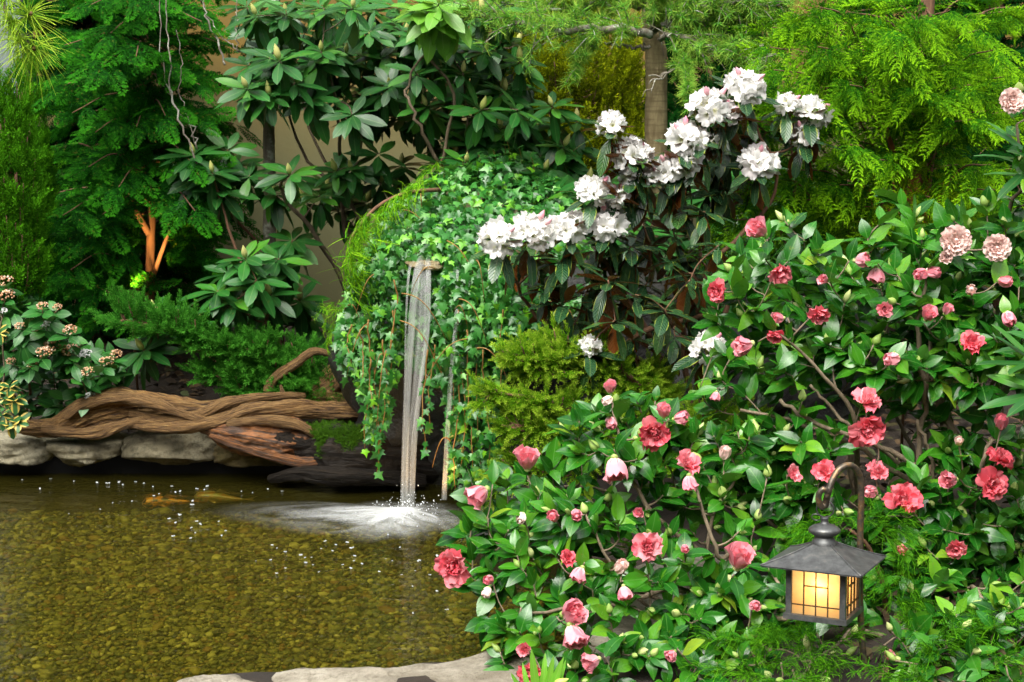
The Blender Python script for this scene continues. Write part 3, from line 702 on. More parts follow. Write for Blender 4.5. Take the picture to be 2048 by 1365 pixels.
# ---------------------------------------------------------------- plant materials
bark_red = bark_mat('red_bark', (0.06, 0.028, 0.014), (0.20, 0.10, 0.05))
bark_grey = bark_mat('grey_bark', (0.10, 0.085, 0.065), (0.27, 0.24, 0.19), lichen=(0.38, 0.40, 0.33))
bark_twig = bark_mat('twig_bark', (0.05, 0.035, 0.02), (0.17, 0.125, 0.075), scale=(60, 60, 30))
bark_camellia = bark_mat('camellia_bark', (0.10, 0.075, 0.045), (0.27, 0.21, 0.14), scale=(60, 60, 25))
bark_band = bark_mat('banded_bark', (0.13, 0.09, 0.04), (0.36, 0.29, 0.15), bands=True)

lm_rhodo = leaf_mat('rhodo_leaf', [(0.0, (0.008, 0.060, 0.008)), (0.45, (0.014, 0.098, 0.014)), (0.8, (0.024, 0.140, 0.016)), (1.0, (0.055, 0.20, 0.012))], 0.38, 0.14, wear=(0.10, 0.11, 0.015), under=(0.05, 0.13, 0.03), rib=(0.09, 0.19, 0.05), spec=0.42, tcol=(0.12, 0.32, 0.02))
lm_rhodo_new = leaf_mat('young_rhodo_leaf', [(0, (0.09, 0.28, 0.025)), (1, (0.16, 0.38, 0.035))], 0.36, 0.30, under=(0.16, 0.30, 0.05), rib=(0.25, 0.40, 0.10), tcol=(0.3, 0.55, 0.04))
lm_wrhodo = leaf_mat('felted_leaf', [(0.0, (0.012, 0.045, 0.016)), (0.6, (0.020, 0.070, 0.022)), (1.0, (0.035, 0.10, 0.02))], 0.26, 0.06, under=(0.20, 0.060, 0.012), rib=(0.10, 0.16, 0.05), edge=((0.22, 0.26, 0.03), 0.40), spec=0.6, veins=0.25)
lm_cam = leaf_mat('camellia_leaf', [(0.0, (0.006, 0.062, 0.004)), (0.45, (0.017, 0.128, 0.008)), (0.8, (0.045, 0.205, 0.010)), (0.97, (0.13, 0.33, 0.018)), (1.0, (0.24, 0.34, 0.02))], 0.25, 0.16, under=(0.06, 0.20, 0.025), rib=(0.09, 0.25, 0.045), spec=0.42, tcol=(0.16, 0.45, 0.02), coat=0.10, veins=0.04, wear=(0.16, 0.20, 0.02))
lm_ivy = leaf_mat('ivy_leaf', [(0.0, (0.010, 0.090, 0.008)), (0.5, (0.034, 0.180, 0.026)), (0.8, (0.090, 0.30, 0.055)), (1.0, (0.19, 0.52, 0.015))], 0.36, 0.2, under=(0.10, 0.28, 0.05), spec=0.55, tcol=(0.15, 0.5, 0.03))
lm_vib = leaf_mat('viburnum_leaf', [(0, (0.012, 0.085, 0.010)), (0.6, (0.022, 0.14, 0.018)), (1, (0.06, 0.24, 0.025))], 0.42, 0.2, rib=(0.10, 0.26, 0.06), under=(0.08, 0.2, 0.05))
lm_var = leaf_mat('variegated_leaf', [(0, (0.02, 0.10, 0.025)), (1, (0.045, 0.17, 0.04))], 0.4, 0.2, edge=((0.62, 0.48, 0.10), 0.24))
lm_light = leaf_mat('pale_leaf', [(0, (0.12, 0.40, 0.03)), (1, (0.22, 0.55, 0.05))], 0.4, 0.35, rib=(0.35, 0.6, 0.15), tcol=(0.4, 0.75, 0.06))
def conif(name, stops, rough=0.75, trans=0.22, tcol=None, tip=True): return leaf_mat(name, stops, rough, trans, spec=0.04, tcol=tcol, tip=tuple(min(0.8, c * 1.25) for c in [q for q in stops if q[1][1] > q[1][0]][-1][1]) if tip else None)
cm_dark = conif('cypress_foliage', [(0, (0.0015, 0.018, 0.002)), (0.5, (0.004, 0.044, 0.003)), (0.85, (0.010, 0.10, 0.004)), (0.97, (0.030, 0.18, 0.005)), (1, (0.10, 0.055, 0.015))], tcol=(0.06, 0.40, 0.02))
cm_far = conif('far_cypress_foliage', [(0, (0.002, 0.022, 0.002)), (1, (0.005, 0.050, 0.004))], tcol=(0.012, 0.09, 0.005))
cm_gold = conif('golden_foliage', [(0, (0.004, 0.045, 0.002)), (0.5, (0.012, 0.095, 0.003)), (0.82, (0.045, 0.20, 0.004)), (1, (0.20, 0.42, 0.006))], tcol=(0.12, 0.45, 0.008))
cm_yel = conif('yellow_foliage', [(0, (0.03, 0.07, 0.003)), (0.5, (0.13, 0.20, 0.004)), (0.85, (0.30, 0.36, 0.006)), (1, (0.52, 0.52, 0.008))], tcol=(0.4, 0.45, 0.01))
cm_lime = conif('lime_foliage', [(0, (0.016, 0.09, 0.004)), (0.6, (0.04, 0.18, 0.006)), (1, (0.10, 0.34, 0.01))], tcol=(0.2, 0.5, 0.01))
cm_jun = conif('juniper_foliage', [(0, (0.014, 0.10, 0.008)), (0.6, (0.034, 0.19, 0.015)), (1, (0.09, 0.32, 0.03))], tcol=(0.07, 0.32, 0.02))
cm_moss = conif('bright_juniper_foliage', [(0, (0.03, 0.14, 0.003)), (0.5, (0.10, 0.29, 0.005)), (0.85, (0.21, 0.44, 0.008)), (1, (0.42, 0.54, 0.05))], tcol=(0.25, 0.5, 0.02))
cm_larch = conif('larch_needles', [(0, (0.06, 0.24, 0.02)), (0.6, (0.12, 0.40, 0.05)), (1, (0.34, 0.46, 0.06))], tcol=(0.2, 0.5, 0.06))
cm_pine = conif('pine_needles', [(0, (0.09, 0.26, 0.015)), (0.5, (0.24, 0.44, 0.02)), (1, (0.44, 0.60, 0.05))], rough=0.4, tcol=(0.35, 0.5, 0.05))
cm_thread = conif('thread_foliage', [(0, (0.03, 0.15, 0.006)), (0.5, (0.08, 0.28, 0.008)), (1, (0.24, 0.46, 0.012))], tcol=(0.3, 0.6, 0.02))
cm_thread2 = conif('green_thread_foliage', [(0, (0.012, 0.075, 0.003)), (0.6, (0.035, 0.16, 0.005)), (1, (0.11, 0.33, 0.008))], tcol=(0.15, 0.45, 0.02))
k = NT('moss'); moss_m = leaf_mat('moss_tips', [(0, (0.03, 0.10, 0.004)), (1, (0.10, 0.24, 0.01))], 0.8, 0.2, spec=0.2)
def plain(name, col, rough=0.5, **kw):
    k = NT(name); return k.surf(k.pbr(col, rough, **kw))
k = NT('green_bud'); budm = k.surf(k.pbr(k.ramp(k.rnd(), [(0, (0.20, 0.32, 0.06)), (0.6, (0.33, 0.44, 0.12)), (1, (0.45, 0.50, 0.20))]), 0.5, Specular_IOR_Level=0.4))
k = NT('rhodo_bud'); rbudm = k.surf(k.pbr(k.ramp(k.rnd(), [(0, (0.36, 0.40, 0.10)), (1, (0.52, 0.50, 0.18))]), 0.5))
def petal_mat(name, stops, base=None, rough=0.5, trans=0.28):
    k = NT(name); u = k.n('ShaderNodeSeparateXYZ'); k.l(k.uv(), u.inputs[0]); c = k.ramp(k.rnd(), stops)
    if base:
        f = k.n('ShaderNodeMapRange'); f.inputs[1].default_value = 0.45; f.inputs[2].default_value = 0.0; k.l(u.outputs[0], f.inputs[0]); c = k.mix(k.math('MULTIPLY', f.outputs[0], 0.85), c, base)
    b = k.pbr(c, rough, k.bump(k.math('SINE', k.math('MULTIPLY', u.outputs[1], 60.0)), 0.08, 0.002), Specular_IOR_Level=0.15); t = k.n('ShaderNodeBsdfTranslucent'); k.l(c, t.inputs[0])
    return k.surf(k.mixsh(trans, b, t.outputs[0]))
pm_pink = petal_mat('pink_petal', [(0, (0.84, 0.18, 0.24)), (0.5, (0.89, 0.28, 0.33)), (1, (0.92, 0.42, 0.46))])
pm_coral = petal_mat('coral_petal', [(0, (0.84, 0.11, 0.16)), (0.5, (0.89, 0.20, 0.25)), (1, (0.92, 0.34, 0.38))])
pm_back = petal_mat('pale_pink_petal', [(0, (0.80, 0.26, 0.33)), (1, (0.88, 0.40, 0.46))], base=(0.85, 0.62, 0.58))
pm_blush = petal_mat('blush_petal', [(0, (0.88, 0.62, 0.57)), (1, (0.92, 0.74, 0.67))], base=(0.86, 0.72, 0.50))
pm_white = petal_mat('white_petal', [(0, (0.86, 0.85, 0.83)), (0.9, (0.90, 0.89, 0.86)), (1, (0.90, 0.83, 0.84))], base=(0.72, 0.74, 0.36), trans=0.3)
pm_wbud = petal_mat('pink_white_bud', [(0, (0.80, 0.30, 0.42)), (1, (0.86, 0.55, 0.60))], base=(0.8, 0.6, 0.5))

# ---------------------------------------------------------------- rhododendrons
RL = [leaf(0.34, 6, 1.0, 0.65, 0.22, dr, 0.01, i) for i, dr in enumerate((0.06, 0.14, 0.24))]
def me(name, ts, m): return [mesh(name, t, m) for t in ts]
ML_rhodo = me('leaf', RL, lm_rhodo); ML_rhodo_new = me('leaf', RL, lm_rhodo_new); ML_wr = me('leaf', RL, lm_wrhodo)
RB = bud_tpl(8, 6, True, 0.30, 1.3); MB_rhodo = mesh('bud', RB, rbudm)
def whorl(p, ax, L, rng, n=10, hang=6, lo=-18, hi=24):
    """leaf matrices round a shoot tip"""
    ax = nrm(ax); x = nrm(np.cross(ax, [0.3, 0.9, 0.1])); y = np.cross(ax, x); out = []
    for i in range(n + hang):
        low = i >= n; az = i * 2.39996 + rng.normal(0, .12)
        el = math.radians(rng.uniform(-75, -35) if low else np.interp(i, [0, n - 1], [hi, lo]) + rng.normal(0, 7))
        r = x * math.cos(az) + y * math.sin(az); d = r * math.cos(el) + ax * math.sin(el)
        if low: d = nrm(d + np.array([0, 0, -0.5]))
        q = p + r * 0.006 - ax * (0.045 * rng.uniform(.3, 1) if low else 0.018 * i / n)
        nn = ax + r * math.sin(-el) * 0.8 + rng.normal(0, .16, 3)
        out.append(frames(q, d, nn, L * rng.uniform(.78, 1.1) * (1.0 if i > 2 else 0.85))[0])
    return out
def rhododendron(name, label, base, tips, L, seed, meshes, mats, ML, bark, budf=0.75, Lj=0.1, n=(10, 14), hang=(3, 6), mains=7, r0=0.016, group=None, tilt=0.42):
    rng = np.random.default_rng(seed); th = empty(name, label, 'rhododendron', base[0] if np.ndim(base) > 1 else base, group)
    pts = np.array([P(x, y, Y) for x, y, Y in tips])
    limbs, twigs, ends = skeleton(base, pts, rng, mains, r0, 0.005, 0.0036, jit=0.04)
    add_wood(th, limbs, twigs, bark); Ms = []; nb = 0
    for p, e in zip(pts, ends):
        ax = nrm(UP * 1.0 + nrm(e[-1] - e[0]) * 0.25 + np.array([0, -tilt, 0]) + rng.normal(0, .16, 3))
        Ms += whorl(p, ax, L * rng.uniform(1 - Lj, 1 + Lj), rng, int(rng.integers(*n)), int(rng.integers(*hang)))
        if rng.random() < budf:
            obj('bud', MB_rhodo, th, frames(p, ax, TOCAM, M(rng.uniform(17, 26), p[1]))[0]); nb += 1
    scatter(th, 'leaf', 'foliage', meshes, ML, np.array(Ms), mats)
    return th, pts, ends
rng = np.random.default_rng(5)
seen = [(512, 31), (573, 27), (648, 16), (538, 113), (558, 120), (643, 102), (628, 122), (538, 190), (494, 176), (776, 106), (780, 172), (704, 229), (853, 212), (759, 307), (703, 337), (672, 342), (833, 146), (972, 102), (1040, 122), (965, 22), (990, 20), (1104, 212), (547, 383), (580, 348), (498, 352), (877, 326), (933, 325), (692, 106), (739, 62), (706, 15), (1010, 183), (1036, 220), (1128, 293), (1090, 340), (963, 220), (926, 146), (640, 390), (620, 200), (590, 165), (850, 70), (900, 90)]
tips = [(x, y, rng.uniform(6.05, 6.5)) for x, y in seen]
reg = [(490, 0), (1020, 0), (1060, 130), (1010, 300), (860, 300), (840, 240), (700, 240), (660, 170), (490, 200)]
tips += [(x, y, rng.uniform(6.5, 7.1)) for x, y in spread(reg, 84, rng)]
tips += [(x, y, rng.uniform(6.5, 6.9)) for x, y in spread([(560, 390), (760, 310), (840, 340), (720, 430), (600, 450)], 7, rng)]
tips += [(x, y, rng.uniform(6.5, 6.9)) for x, y in spread([(930, 230), (1160, 240), (1180, 380), (900, 340)], 24, rng)]
rhododendron('rhododendron_bush', 'large dark green rhododendron with fat yellow green buds above the waterfall', np.array([P(760, 560, 6.7) * [1, 1, 0] + [0, 0, .3], P(900, 560, 6.7) * [1, 1, 0] + [0, 0, .3]]), tips, 0.148, 101, RL, lm_rhodo, ML_rhodo, bark_twig, mains=9)
tips = [(878, 7, 6.0), (842, 12, 6.05), (905, 22, 6.05), (866, 30, 6.02)]
rhododendron('young_rhododendron_shoot', 'bright yellow green young rhododendron shoot at the top of the big bush', P(880, 330, 6.2), tips, 0.17, 103, RL, lm_rhodo_new, ML_rhodo_new, bark_twig, hang=(5, 8), mains=2, r0=0.01)
tips = [(387, 309, 6.3), (425, 345, 6.25), (400, 355, 6.35), (455, 300, 6.4), (440, 380, 6.3), (350, 330, 6.5), (470, 330, 6.5)]
tips = [(491, 516, 5.95), (557, 518, 6.1), (434, 582, 5.95), (308, 626, 6.0), (286, 700, 5.9), (513, 560, 5.9), (571, 541, 6.15), (470, 600, 5.95), (540, 590, 6.05), (600, 600, 6.3), (455, 545, 6.2), (620, 640, 6.4), (520, 630, 6.2), (400, 640, 6.2), (585, 480, 6.4)] + tips
rhododendron('rhododendron_bush', 'low dark rhododendron behind the driftwood with one pale bud facing out', P(560, 760, 6.3) * [1, 1, 0] + [0, 0, .25], tips, 0.158, 105, RL, lm_rhodo, ML_rhodo, bark_red, budf=0.6, mains=5)
tips = [(2075, 318, 4.2), (2090, 350, 4.3), (2085, 780, 3.7), (2070, 720, 3.8), (2110, 690, 3.9)]
RLL = [leaf(0.22, 6, 1.0, 0.65, 0.22, 0.1, 0.01, 4)]
rhododendron('rhododendron_bush', 'long narrow grey green leaves reaching in at the right edge above the camellia', P(2200, 900, 4.2) * [1, 1, 0] + [0, 0, .2], tips, 0.17, 107, RLL, lm_rhodo, me('leaf', RLL, lm_rhodo), bark_twig, budf=0, hang=(1, 2), mains=3)

rng = np.random.default_rng(6); tips = [(x, y, rng.uniform(5.9, 6.6)) for x, y in spread([(1090, 380), (1300, 330), (1640, 330), (1660, 700), (1100, 740)], 62, rng)]
rhododendron('rhododendron_bush', 'shaded dark rhododendron without flowers behind the white flowered one', P(1350, 760, 6.3) * [1, 1, 0] + [0, 0, .25], tips, 0.165, 109, RL, lm_rhodo, ML_rhodo, bark_twig, budf=0.1, mains=7)

# white-flowered rhododendron
trs = [(1000, 465, 112), (1062, 452, 118), (1140, 441, 110), (1214, 435, 112), (1185, 372, 96), (1238, 386, 70), (1262, 298, 96), (1227, 240, 84), (1365, 268, 110), (1340, 328, 96), (1372, 312, 104), (1486, 162, 108), (1419, 203, 118), (1447, 214, 80), (1615, 212, 96), (1572, 201, 74), (1607, 260, 84), (1512, 314, 108), (1283, 300, 70), (1259, 346, 60), (1179, 687, 66), (1415, 684, 96), (1300, 350, 60), (1400, 268, 80)]
rng = np.random.default_rng(8); tips = []
for x, y, s in trs:
    Y = float(np.interp(x, [980, 1250, 1500, 1620], [4.85, 5.0, 5.1, 5.2])); Y = 4.75 if y > 600 else Y
    tips.append((x, y + s * 0.22, Y))
nt = len(tips)
tips += [(x, y, rng.uniform(4.9, 5.35)) for x, y in spread([(1010, 500), (1240, 470), (1300, 380), (1420, 350), (1460, 420), (1430, 560), (1400, 720), (1200, 720), (1080, 620)], 36, rng)]
tips += [(x, y, rng.uniform(5.2, 5.5)) for x, y in spread([(1440, 190), (1600, 210), (1560, 300), (1480, 400), (1400, 380), (1330, 350)], 10, rng)]
tips += [(1216, 560, 4.8), (1270, 590, 4.85), (1330, 620, 4.8), (1230, 640, 4.75), (1380, 560, 4.85)]
wr_th, wpts, wends = rhododendron('white_rhododendron', 'rhododendron covered in white flower trusses with rusty undersides to its leaves', np.array([P(1300, 760, 5.25) * [1, 1, 0] + [0, 0, .2], P(1400, 760, 5.3) * [1, 1, 0] + [0, 0, .2]]), tips, 0.135, 111, RL, lm_wrhodo, ML_wr, bark_red, budf=0, n=(7, 10), hang=(3, 6), mains=8, r0=0.016, tilt=0.0)
FL = me('floret', [floret(i) for i in range(3)], pm_white); MWB = mesh('bud', bud_tpl(7, 5, False, 0.36, 1.2), pm_wbud)
core = mesh('truss', lathe([(0.004, -0.22), (0.05, -0.2), (0.10, 0.0), (0.06, 0.16), (0.004, 0.2)], 10), plain('truss_stalk', (0.42, 0.40, 0.10), 0.6))
for (x, y, s), p in zip(trs, wpts[:nt]):
    sz = M(s * 0.80, p[1]); ax = nrm(np.array([rng.normal(0, .25), -0.45, 1.0])); xx = nrm(np.cross(ax, [0.2, 1, .1])); Mt = frames(p + ax * sz * 0.16, xx, ax, sz)[0]
    t = obj('truss', core, wr_th, Mt); nf = int(10 + (s > 90) * 4 + rng.integers(0, 3))
    for i in range(nf):
        az = i * 2.39996 + rng.normal(0, .2); el = math.radians(np.interp(i, [0, nf - 1], [78, -22]) + rng.normal(0, 8))
        d = np.array([math.cos(az) * math.cos(el), math.sin(az) * math.cos(el), math.sin(el)]); c = d * [0.46, 0.42, 0.24] + rng.normal(0, .035, 3)
        L = frames(c, nrm(np.cross(d, rng.normal(size=3))), d, 0.41 * rng.uniform(.85, 1.12))[0]
        loc_child('floret', FL[i % 3], t, L)
    for i in range(int(rng.integers(0, 3))):
        d = nrm(np.array([rng.normal(0, .5), rng.normal(0, .5), 1.0])); loc_child('bud', MWB, t, frames(d * 0.30, d, [1, 0, 0], 0.20)[0])
# ---------------------------------------------------------------- ivy over the rock
rng = np.random.default_rng(21)
IV = [ivy_leaf(i, f) for i, f in enumerate((0.12, 0.3, 0.45, 0.2))]; MIV = me('leaf', IV, lm_ivy)
ivy_poly = [(668, 690), (690, 600), (735, 480), (790, 395), (860, 345), (930, 320), (1010, 300), (1110, 345), (1160, 420), (1190, 540), (1160, 660), (1080, 720), (1010, 760), (1000, 900), (985, 985), (900, 990), (893, 800), (880, 770), (850, 742), (800, 742), (787, 775), (770, 880), (738, 880), (726, 780), (690, 760)]
def ivy_depth(x, y):
    Y = np.interp(y, [300, 380, 460, 520, 600, 760, 1000], [6.25, 5.95, 5.62, 5.44, 5.36, 5.33, 5.34])
    return Y + np.maximum(0, x - 1000) / 400 * 0.55 + np.maximum(0, 770 - x) / 150 * 0.25
th = empty('ivy', 'dense green ivy hanging over the waterfall rock', 'ivy', P(880, 700, 5.5))
pp = spread(ivy_poly, 7000, rng); behind = ((pp[:, 0] > 795) & (pp[:, 0] < 875) & (pp[:, 1] > 496)) | ((pp[:, 0] > 785) & (pp[:, 0] < 895) & (pp[:, 1] > 500) & (pp[:, 1] < 540)); keep = ~(behind & (rng.random(len(pp)) < 0.25))
edgef = rng.random(len(pp)); keep &= ~((pp[:, 1] > 720) & (edgef < 0.5)); pp = pp[keep]; behind = behind[keep]
Yd = ivy_depth(pp[:, 0], pp[:, 1]) + rng.uniform(-0.05, 0.12, len(pp)); clump = fnoise(np.c_[pp / 60.0, Yd * 0], 1.0, 4, 3); Yd -= 0.10 * clump; Yd = np.where(behind, 5.46 + rng.uniform(0, .06, len(pp)), Yd)
pos = np.array([P(x, y, Y) for (x, y), Y in zip(pp, Yd)]); n = len(pos)
top = np.clip((520 - pp[:, 1]) / 150, 0, 1)[:, None]
d = np.array([0, -0.35, -1.0]) * (1 - 0.65 * top) + np.array([0, -0.8, 0.0]) * top + rng.normal(0, 0.62, (n, 3)); nn = np.array([0, -0.85, 0.55]) * (1 - top) + np.array([0, -0.3, 1.0]) * top + rng.normal(0, 0.42, (n, 3))
sz = np.array([M(p_, Y) for p_, Y in zip(rng.uniform(12, 25, n), Yd)])
vis = -Yd + rng.normal(0, 0.05, n) + sz * 4
# hanging runners
runs = []; Mr = []
for (x, y0, y1) in [(735, 640, 900), (752, 700, 945), (766, 680, 900), (745, 720, 860), (722, 660, 800), (700, 650, 740), (780, 620, 840), (905, 640, 930), (922, 620, 960), (940, 660, 985), (958, 680, 975), (972, 700, 960), (912, 760, 985), (888, 660, 800), (786, 560, 760), (1000, 620, 760), (850, 700, 900), (862, 690, 860)]:
    Y = 5.28 + rng.uniform(0, .05); m = 14
    c = np.array([P(x + 6 * math.sin(t * 5 + x) + rng.normal(0, 1.5), y0 + (y1 - y0) * t, Y + 0.02 * math.sin(t * 7)) for t in np.linspace(0, 1, m)])
    runs.append(tube(c, np.linspace(0.0032, 0.0012, m), 4))
    for q in c[3:]:
        for _ in range(2):
            if rng.random() < 0.55: Mr.append(frames(q, np.array([rng.normal(0, .8), -.3, -.7]), TOCAM + rng.normal(0, .4, 3), M(rng.uniform(13, 24), Y))[0])
for _ in range(26):
    x, y = spread(ivy_poly, 1, rng)[0]; Y = ivy_depth(x, y) - 0.06; a = rng.uniform(-.9, .9); l = rng.uniform(50, 150)
    c = np.array([P(x + l * t * math.sin(a), y + l * t * math.cos(a) - 30 * math.sin(3 * t), Y - 0.05 * math.sin(3 * t)) for t in np.linspace(0, 1, 10)]); runs.append(tube(c, np.linspace(0.0028, 0.0012, 10), 4))
for x, y in [(985, 330), (1012, 310), (1036, 325), (955, 335), (880, 345), (1060, 340), (1003, 300), (920, 340)]:
    Y = float(ivy_depth(x, y)); c = np.array([P(x + 8 * math.sin(3 * t), y + 40 - 70 * t, Y) for t in np.linspace(0, 1, 8)]); runs.append(tube(c, 0.0016, 4))
    for q in c[2:]: Mr.append(frames(q, np.array([rng.normal(0, .8), -.5, .3]), UP + TOCAM * .5 + rng.normal(0, .3, 3), M(rng.uniform(12, 20), Y))[0])
obj('runners', mesh('runners', runs, plain('runner', (0.24, 0.13, 0.03), 0.7)), th, kind='stuff')
Ms = np.concatenate([frames(pos, d, nn, sz), np.array(Mr)]); vis = np.concatenate([vis, np.full(len(Mr), -5.25) + rng.normal(0, .05, len(Mr))])
scatter(th, 'leaf', 'foliage', IV, MIV, Ms, lm_ivy, pick=vis)

# ---------------------------------------------------------------- conifers
def sprays(th, tpls, mats, boughs, rng, per=9, size=0.2, upn=0.75, camn=0.55, spreadang=50, jit=0.35, part='spray', limit=290, droop=-0.1, bark=None, clear=()):
    """lay sprays along each bough (a polyline) and return nothing; boughs become twigs"""
    Ms, tb = [], []
    for c in boughs:
        x_, y_, _ = proj(c); inside = any(((q[0] < x_) & (x_ < q[2]) & (q[1] < y_) & (y_ < q[3])).any() for q in clear)
        if not inside: tb.append(tube(c, np.linspace(0.006, 0.002, len(c)), 4))
        tg = nrm(np.gradient(c, axis=0))
        for i in range(per):
            t = 0.22 + 0.78 * i / max(1, per - 1); kx = min(len(c) - 1, int(t * (len(c) - 1))); s = 1 if i % 2 else -1
            side = nrm(np.cross(tg[kx], UP + 1e-3)); a = math.radians(spreadang) * (0 if i == per - 1 else 1) * rng.uniform(.6, 1.2)
            d = tg[kx] * math.cos(a) + side * s * math.sin(a) + np.array([0, 0, droop]) + rng.normal(0, .12, 3)
            nn = UP * upn + np.array([0, -1, 0]) * camn + rng.normal(0, jit, 3)
            m = frames(c[kx], d, nn, size * rng.uniform(.7, 1.15) * (1.12 - 0.35 * t))[0]; ok = True
            for h in (0.1, .5, .95):
                x_, y_, _ = proj(m[:3, 3] + m[:3, 1] * h); ok &= not any(q[0] < x_ < q[2] and q[1] < y_ < q[3] for q in clear)
            if ok: Ms.append(m)
    if bark: obj('twigs', mesh('twigs', tb, bark), th, kind='stuff')
    scatter(th, part, 'foliage', tpls, me(part, tpls, mats), np.array(Ms), mats, limit)
def boughs_from(axis, tips, rng, L=(0.45, 0.85), rise=0.15, sag=0.12):
    """boughs that run out from a trunk line to each tip"""
    out = []
    for t in tips:
        r = t - axis(t[2]); r[2] = 0; dist = np.linalg.norm(r); r = r / (dist + 1e-6); l = min(dist + 0.1, rng.uniform(*L))
        a = t - r * l + np.array([0, 0, -rise * l]) ; m = (a + t) / 2 + np.array([0, 0, sag * l]); out.append(curve([a, m, t], 9))
    return out
def trunk(th, pts, radii, m, name='trunk', sides=14, n=30, bump=0.03): obj(name, mesh(name, tube(curve(pts, n), radii, sides, True, bump, 3), m), th)
SP = [spray(1), spray(2, n=12, droop=0.26), spray(3, n=10, ang=46, curl=0.1), spray(4, droop=0.1, curl=-0.12)]
CB = [comb(1, droop=.45, w=.013), comb(2, droop=0.6, w=.013), comb(3, n=13, droop=0.35, w=.013)]
PL = [plume(1), plume(2, droop=0.2), plume(3, n=30)]
# dark cypress on the left, its trunk lit from below
th = empty('cypress_tree', 'tall dark green cypress at the left with a lamp lit trunk', 'tree', P(298, 640, 6.75) * [1, 1, 0] + [0, 0, .25])
tk = [P(296, 720, 6.8), P(300, 560, 6.8), P(303, 450, 6.8), P(312, 330, 6.85), P(330, 120, 6.9), P(335, -200, 7.0)]
trunk(th, tk, [0.026, 0.021, 0.018, 0.017], bark_red)
trunk(th, [P(304, 560, 6.8), P(325, 500, 6.78), P(340, 460, 6.75)], [0.013, 0.008], bark_red, 'limb', 8, 10)
trunk(th, [P(300, 470, 6.8), P(270, 420, 6.7), P(245, 395, 6.6)], [0.018, 0.008], bark_red, 'limb', 8, 10)
ax = lambda z: np.array([P(305, 400, 6.8)[0], 6.8, z]); rng = np.random.default_rng(31)
tips = [P(x, y, rng.uniform(6.1, 6.6)) for x, y in spread([(100, 0), (420, 0), (440, 60), (400, 220), (430, 420), (400, 560), (250, 620), (90, 640), (60, 520), (130, 300)], 38, rng) if not (265 < x < 335 and 430 < y < 600)]
tips += [P(x, y, rng.uniform(6.7, 7.5)) for x, y in spread([(60, -40), (470, -40), (480, 200), (440, 620), (60, 640)], 60, rng) if not (280 < x < 322 and 440 < y < 590)]
sprays(th, SP, cm_dark, boughs_from(ax, tips, rng, (0.4, 0.8), 0.05, 0.14), rng, 8, 0.25, 0.7, 0.6, 48, 0.42, droop=-0.12, bark=bark_red, clear=[(282, 428, 330, 502), (284, 522, 334, 562), (252, 568, 322, 604)])
# more cypress behind it closes the corner
th = empty('cypress_tree', 'shaded cypress filling the gap behind the lit trunk at far left', 'tree', P(150, 640, 7.7) * [1, 1, 0] + [0, 0, .3])
trunk(th, [P(200, 700, 7.7), P(205, 300, 7.7), P(200, -200, 7.8)], [0.05, 0.03], bark_red); ax = lambda z: np.array([-2.4, 7.8, z])
tips = [P(x, y, rng.uniform(7.3, 7.9)) for x, y in spread([(90, -40), (420, -40), (370, 180), (440, 380), (470, 660), (-20, 680), (60, 400)], 120, rng)]
sprays(th, SP, cm_far, boughs_from(ax, tips, rng, (0.4, 0.7)), rng, 9, 0.26, 0.6, 0.7, 48, 0.3, droop=-0.12, limit=120, bark=bark_red)
# upright arborvitae at the far left
def upright(label, px, pyt, pyb, Y, wpx, n, seed, mat, tp=None, size=0.16, name='arborvitae'):
    rng = np.random.default_rng(seed); th = empty(name, label, 'shrub', P(px, pyb, Y) * [1, 1, 0] + [0, 0, .25]); trunk(th, [P(px, pyb, Y), P(px, pyt + 20, Y)], [0.03, 0.006], bark_red, n=8)
    bs = []
    for _ in range(n):
        y = pyt + (pyb - pyt) * rng.random() ** 0.8; f = min(1, 0.25 + (y - pyt) / (pyb - pyt) * 1.6); a = rng.uniform(0, 6.28); r = M(wpx / 2, Y) * f
        e = P(px, y, Y) + np.array([math.cos(a) * r, math.sin(a) * r * .9, 0]); b = P(px, y, Y) + np.array([math.cos(a) * r * .2, math.sin(a) * r * .2, -0.22]); bs.append(curve([b, (b + e) / 2 + [math.cos(a) * r * .2, math.sin(a) * r * .2, -.03], e], 7))
    sprays(th, tp or PL, mat, bs, rng, 5, size, 0.3, 0.6, 30, 0.5, droop=0.5, bark=bark_red); return th
upright('yellow green upright conifer at the far left edge', 20, 130, 560, 5.9, 120, 95, 41, cm_lime)
upright('narrow green conifer beside the grey wall at far left', 62, 150, 500, 6.3, 66, 60, 43, cm_lime)
# golden cypress on the right
th = empty('golden_cypress', 'golden tipped cypress filling the upper right behind the camellia', 'tree', P(1820, 700, 5.9) * [1, 1, 0] + [0, 0, .3])
trunk(th, [P(1850, 700, 5.9), P(1835, 460, 5.9), P(1840, 250, 5.95), P(1860, -120, 6.0)], [0.05, 0.042, 0.03], bark_red)
ax = lambda z: np.array([P(1840, 300, 5.9)[0], 6.0, z]); rng = np.random.default_rng(51)
t1 = [(1545, 55), (1540, 95), (1548, 140), (1555, 185), (1600, 30), (1640, 15), (1530, 250), (1500, 255), (1660, 230), (1590, 340), (1555, 310), (1500, 400), (1450, 440), (1440, 490), (1570, 400), (1640, 130), (1700, 170), (1780, 110), (1830, 60), (1840, 30), (1900, 20), (1960, 60), (1990, 100), (1940, 240), (1980, 330), (1990, 380), (1760, 320), (1700, 290), (1680, 370), (1830, 170), (1890, 130), (1940, 170)]
tips = [P(x, y, rng.uniform(5.2, 5.5)) for x, y in t1]
tips += [P(x, y, rng.uniform(5.2, 5.8)) for x, y in spread([(1570, 0), (2040, 0), (2040, 120), (1960, 420), (1800, 450), (1500, 470), (1500, 330), (1680, 300), (1560, 180)], 30, rng)]
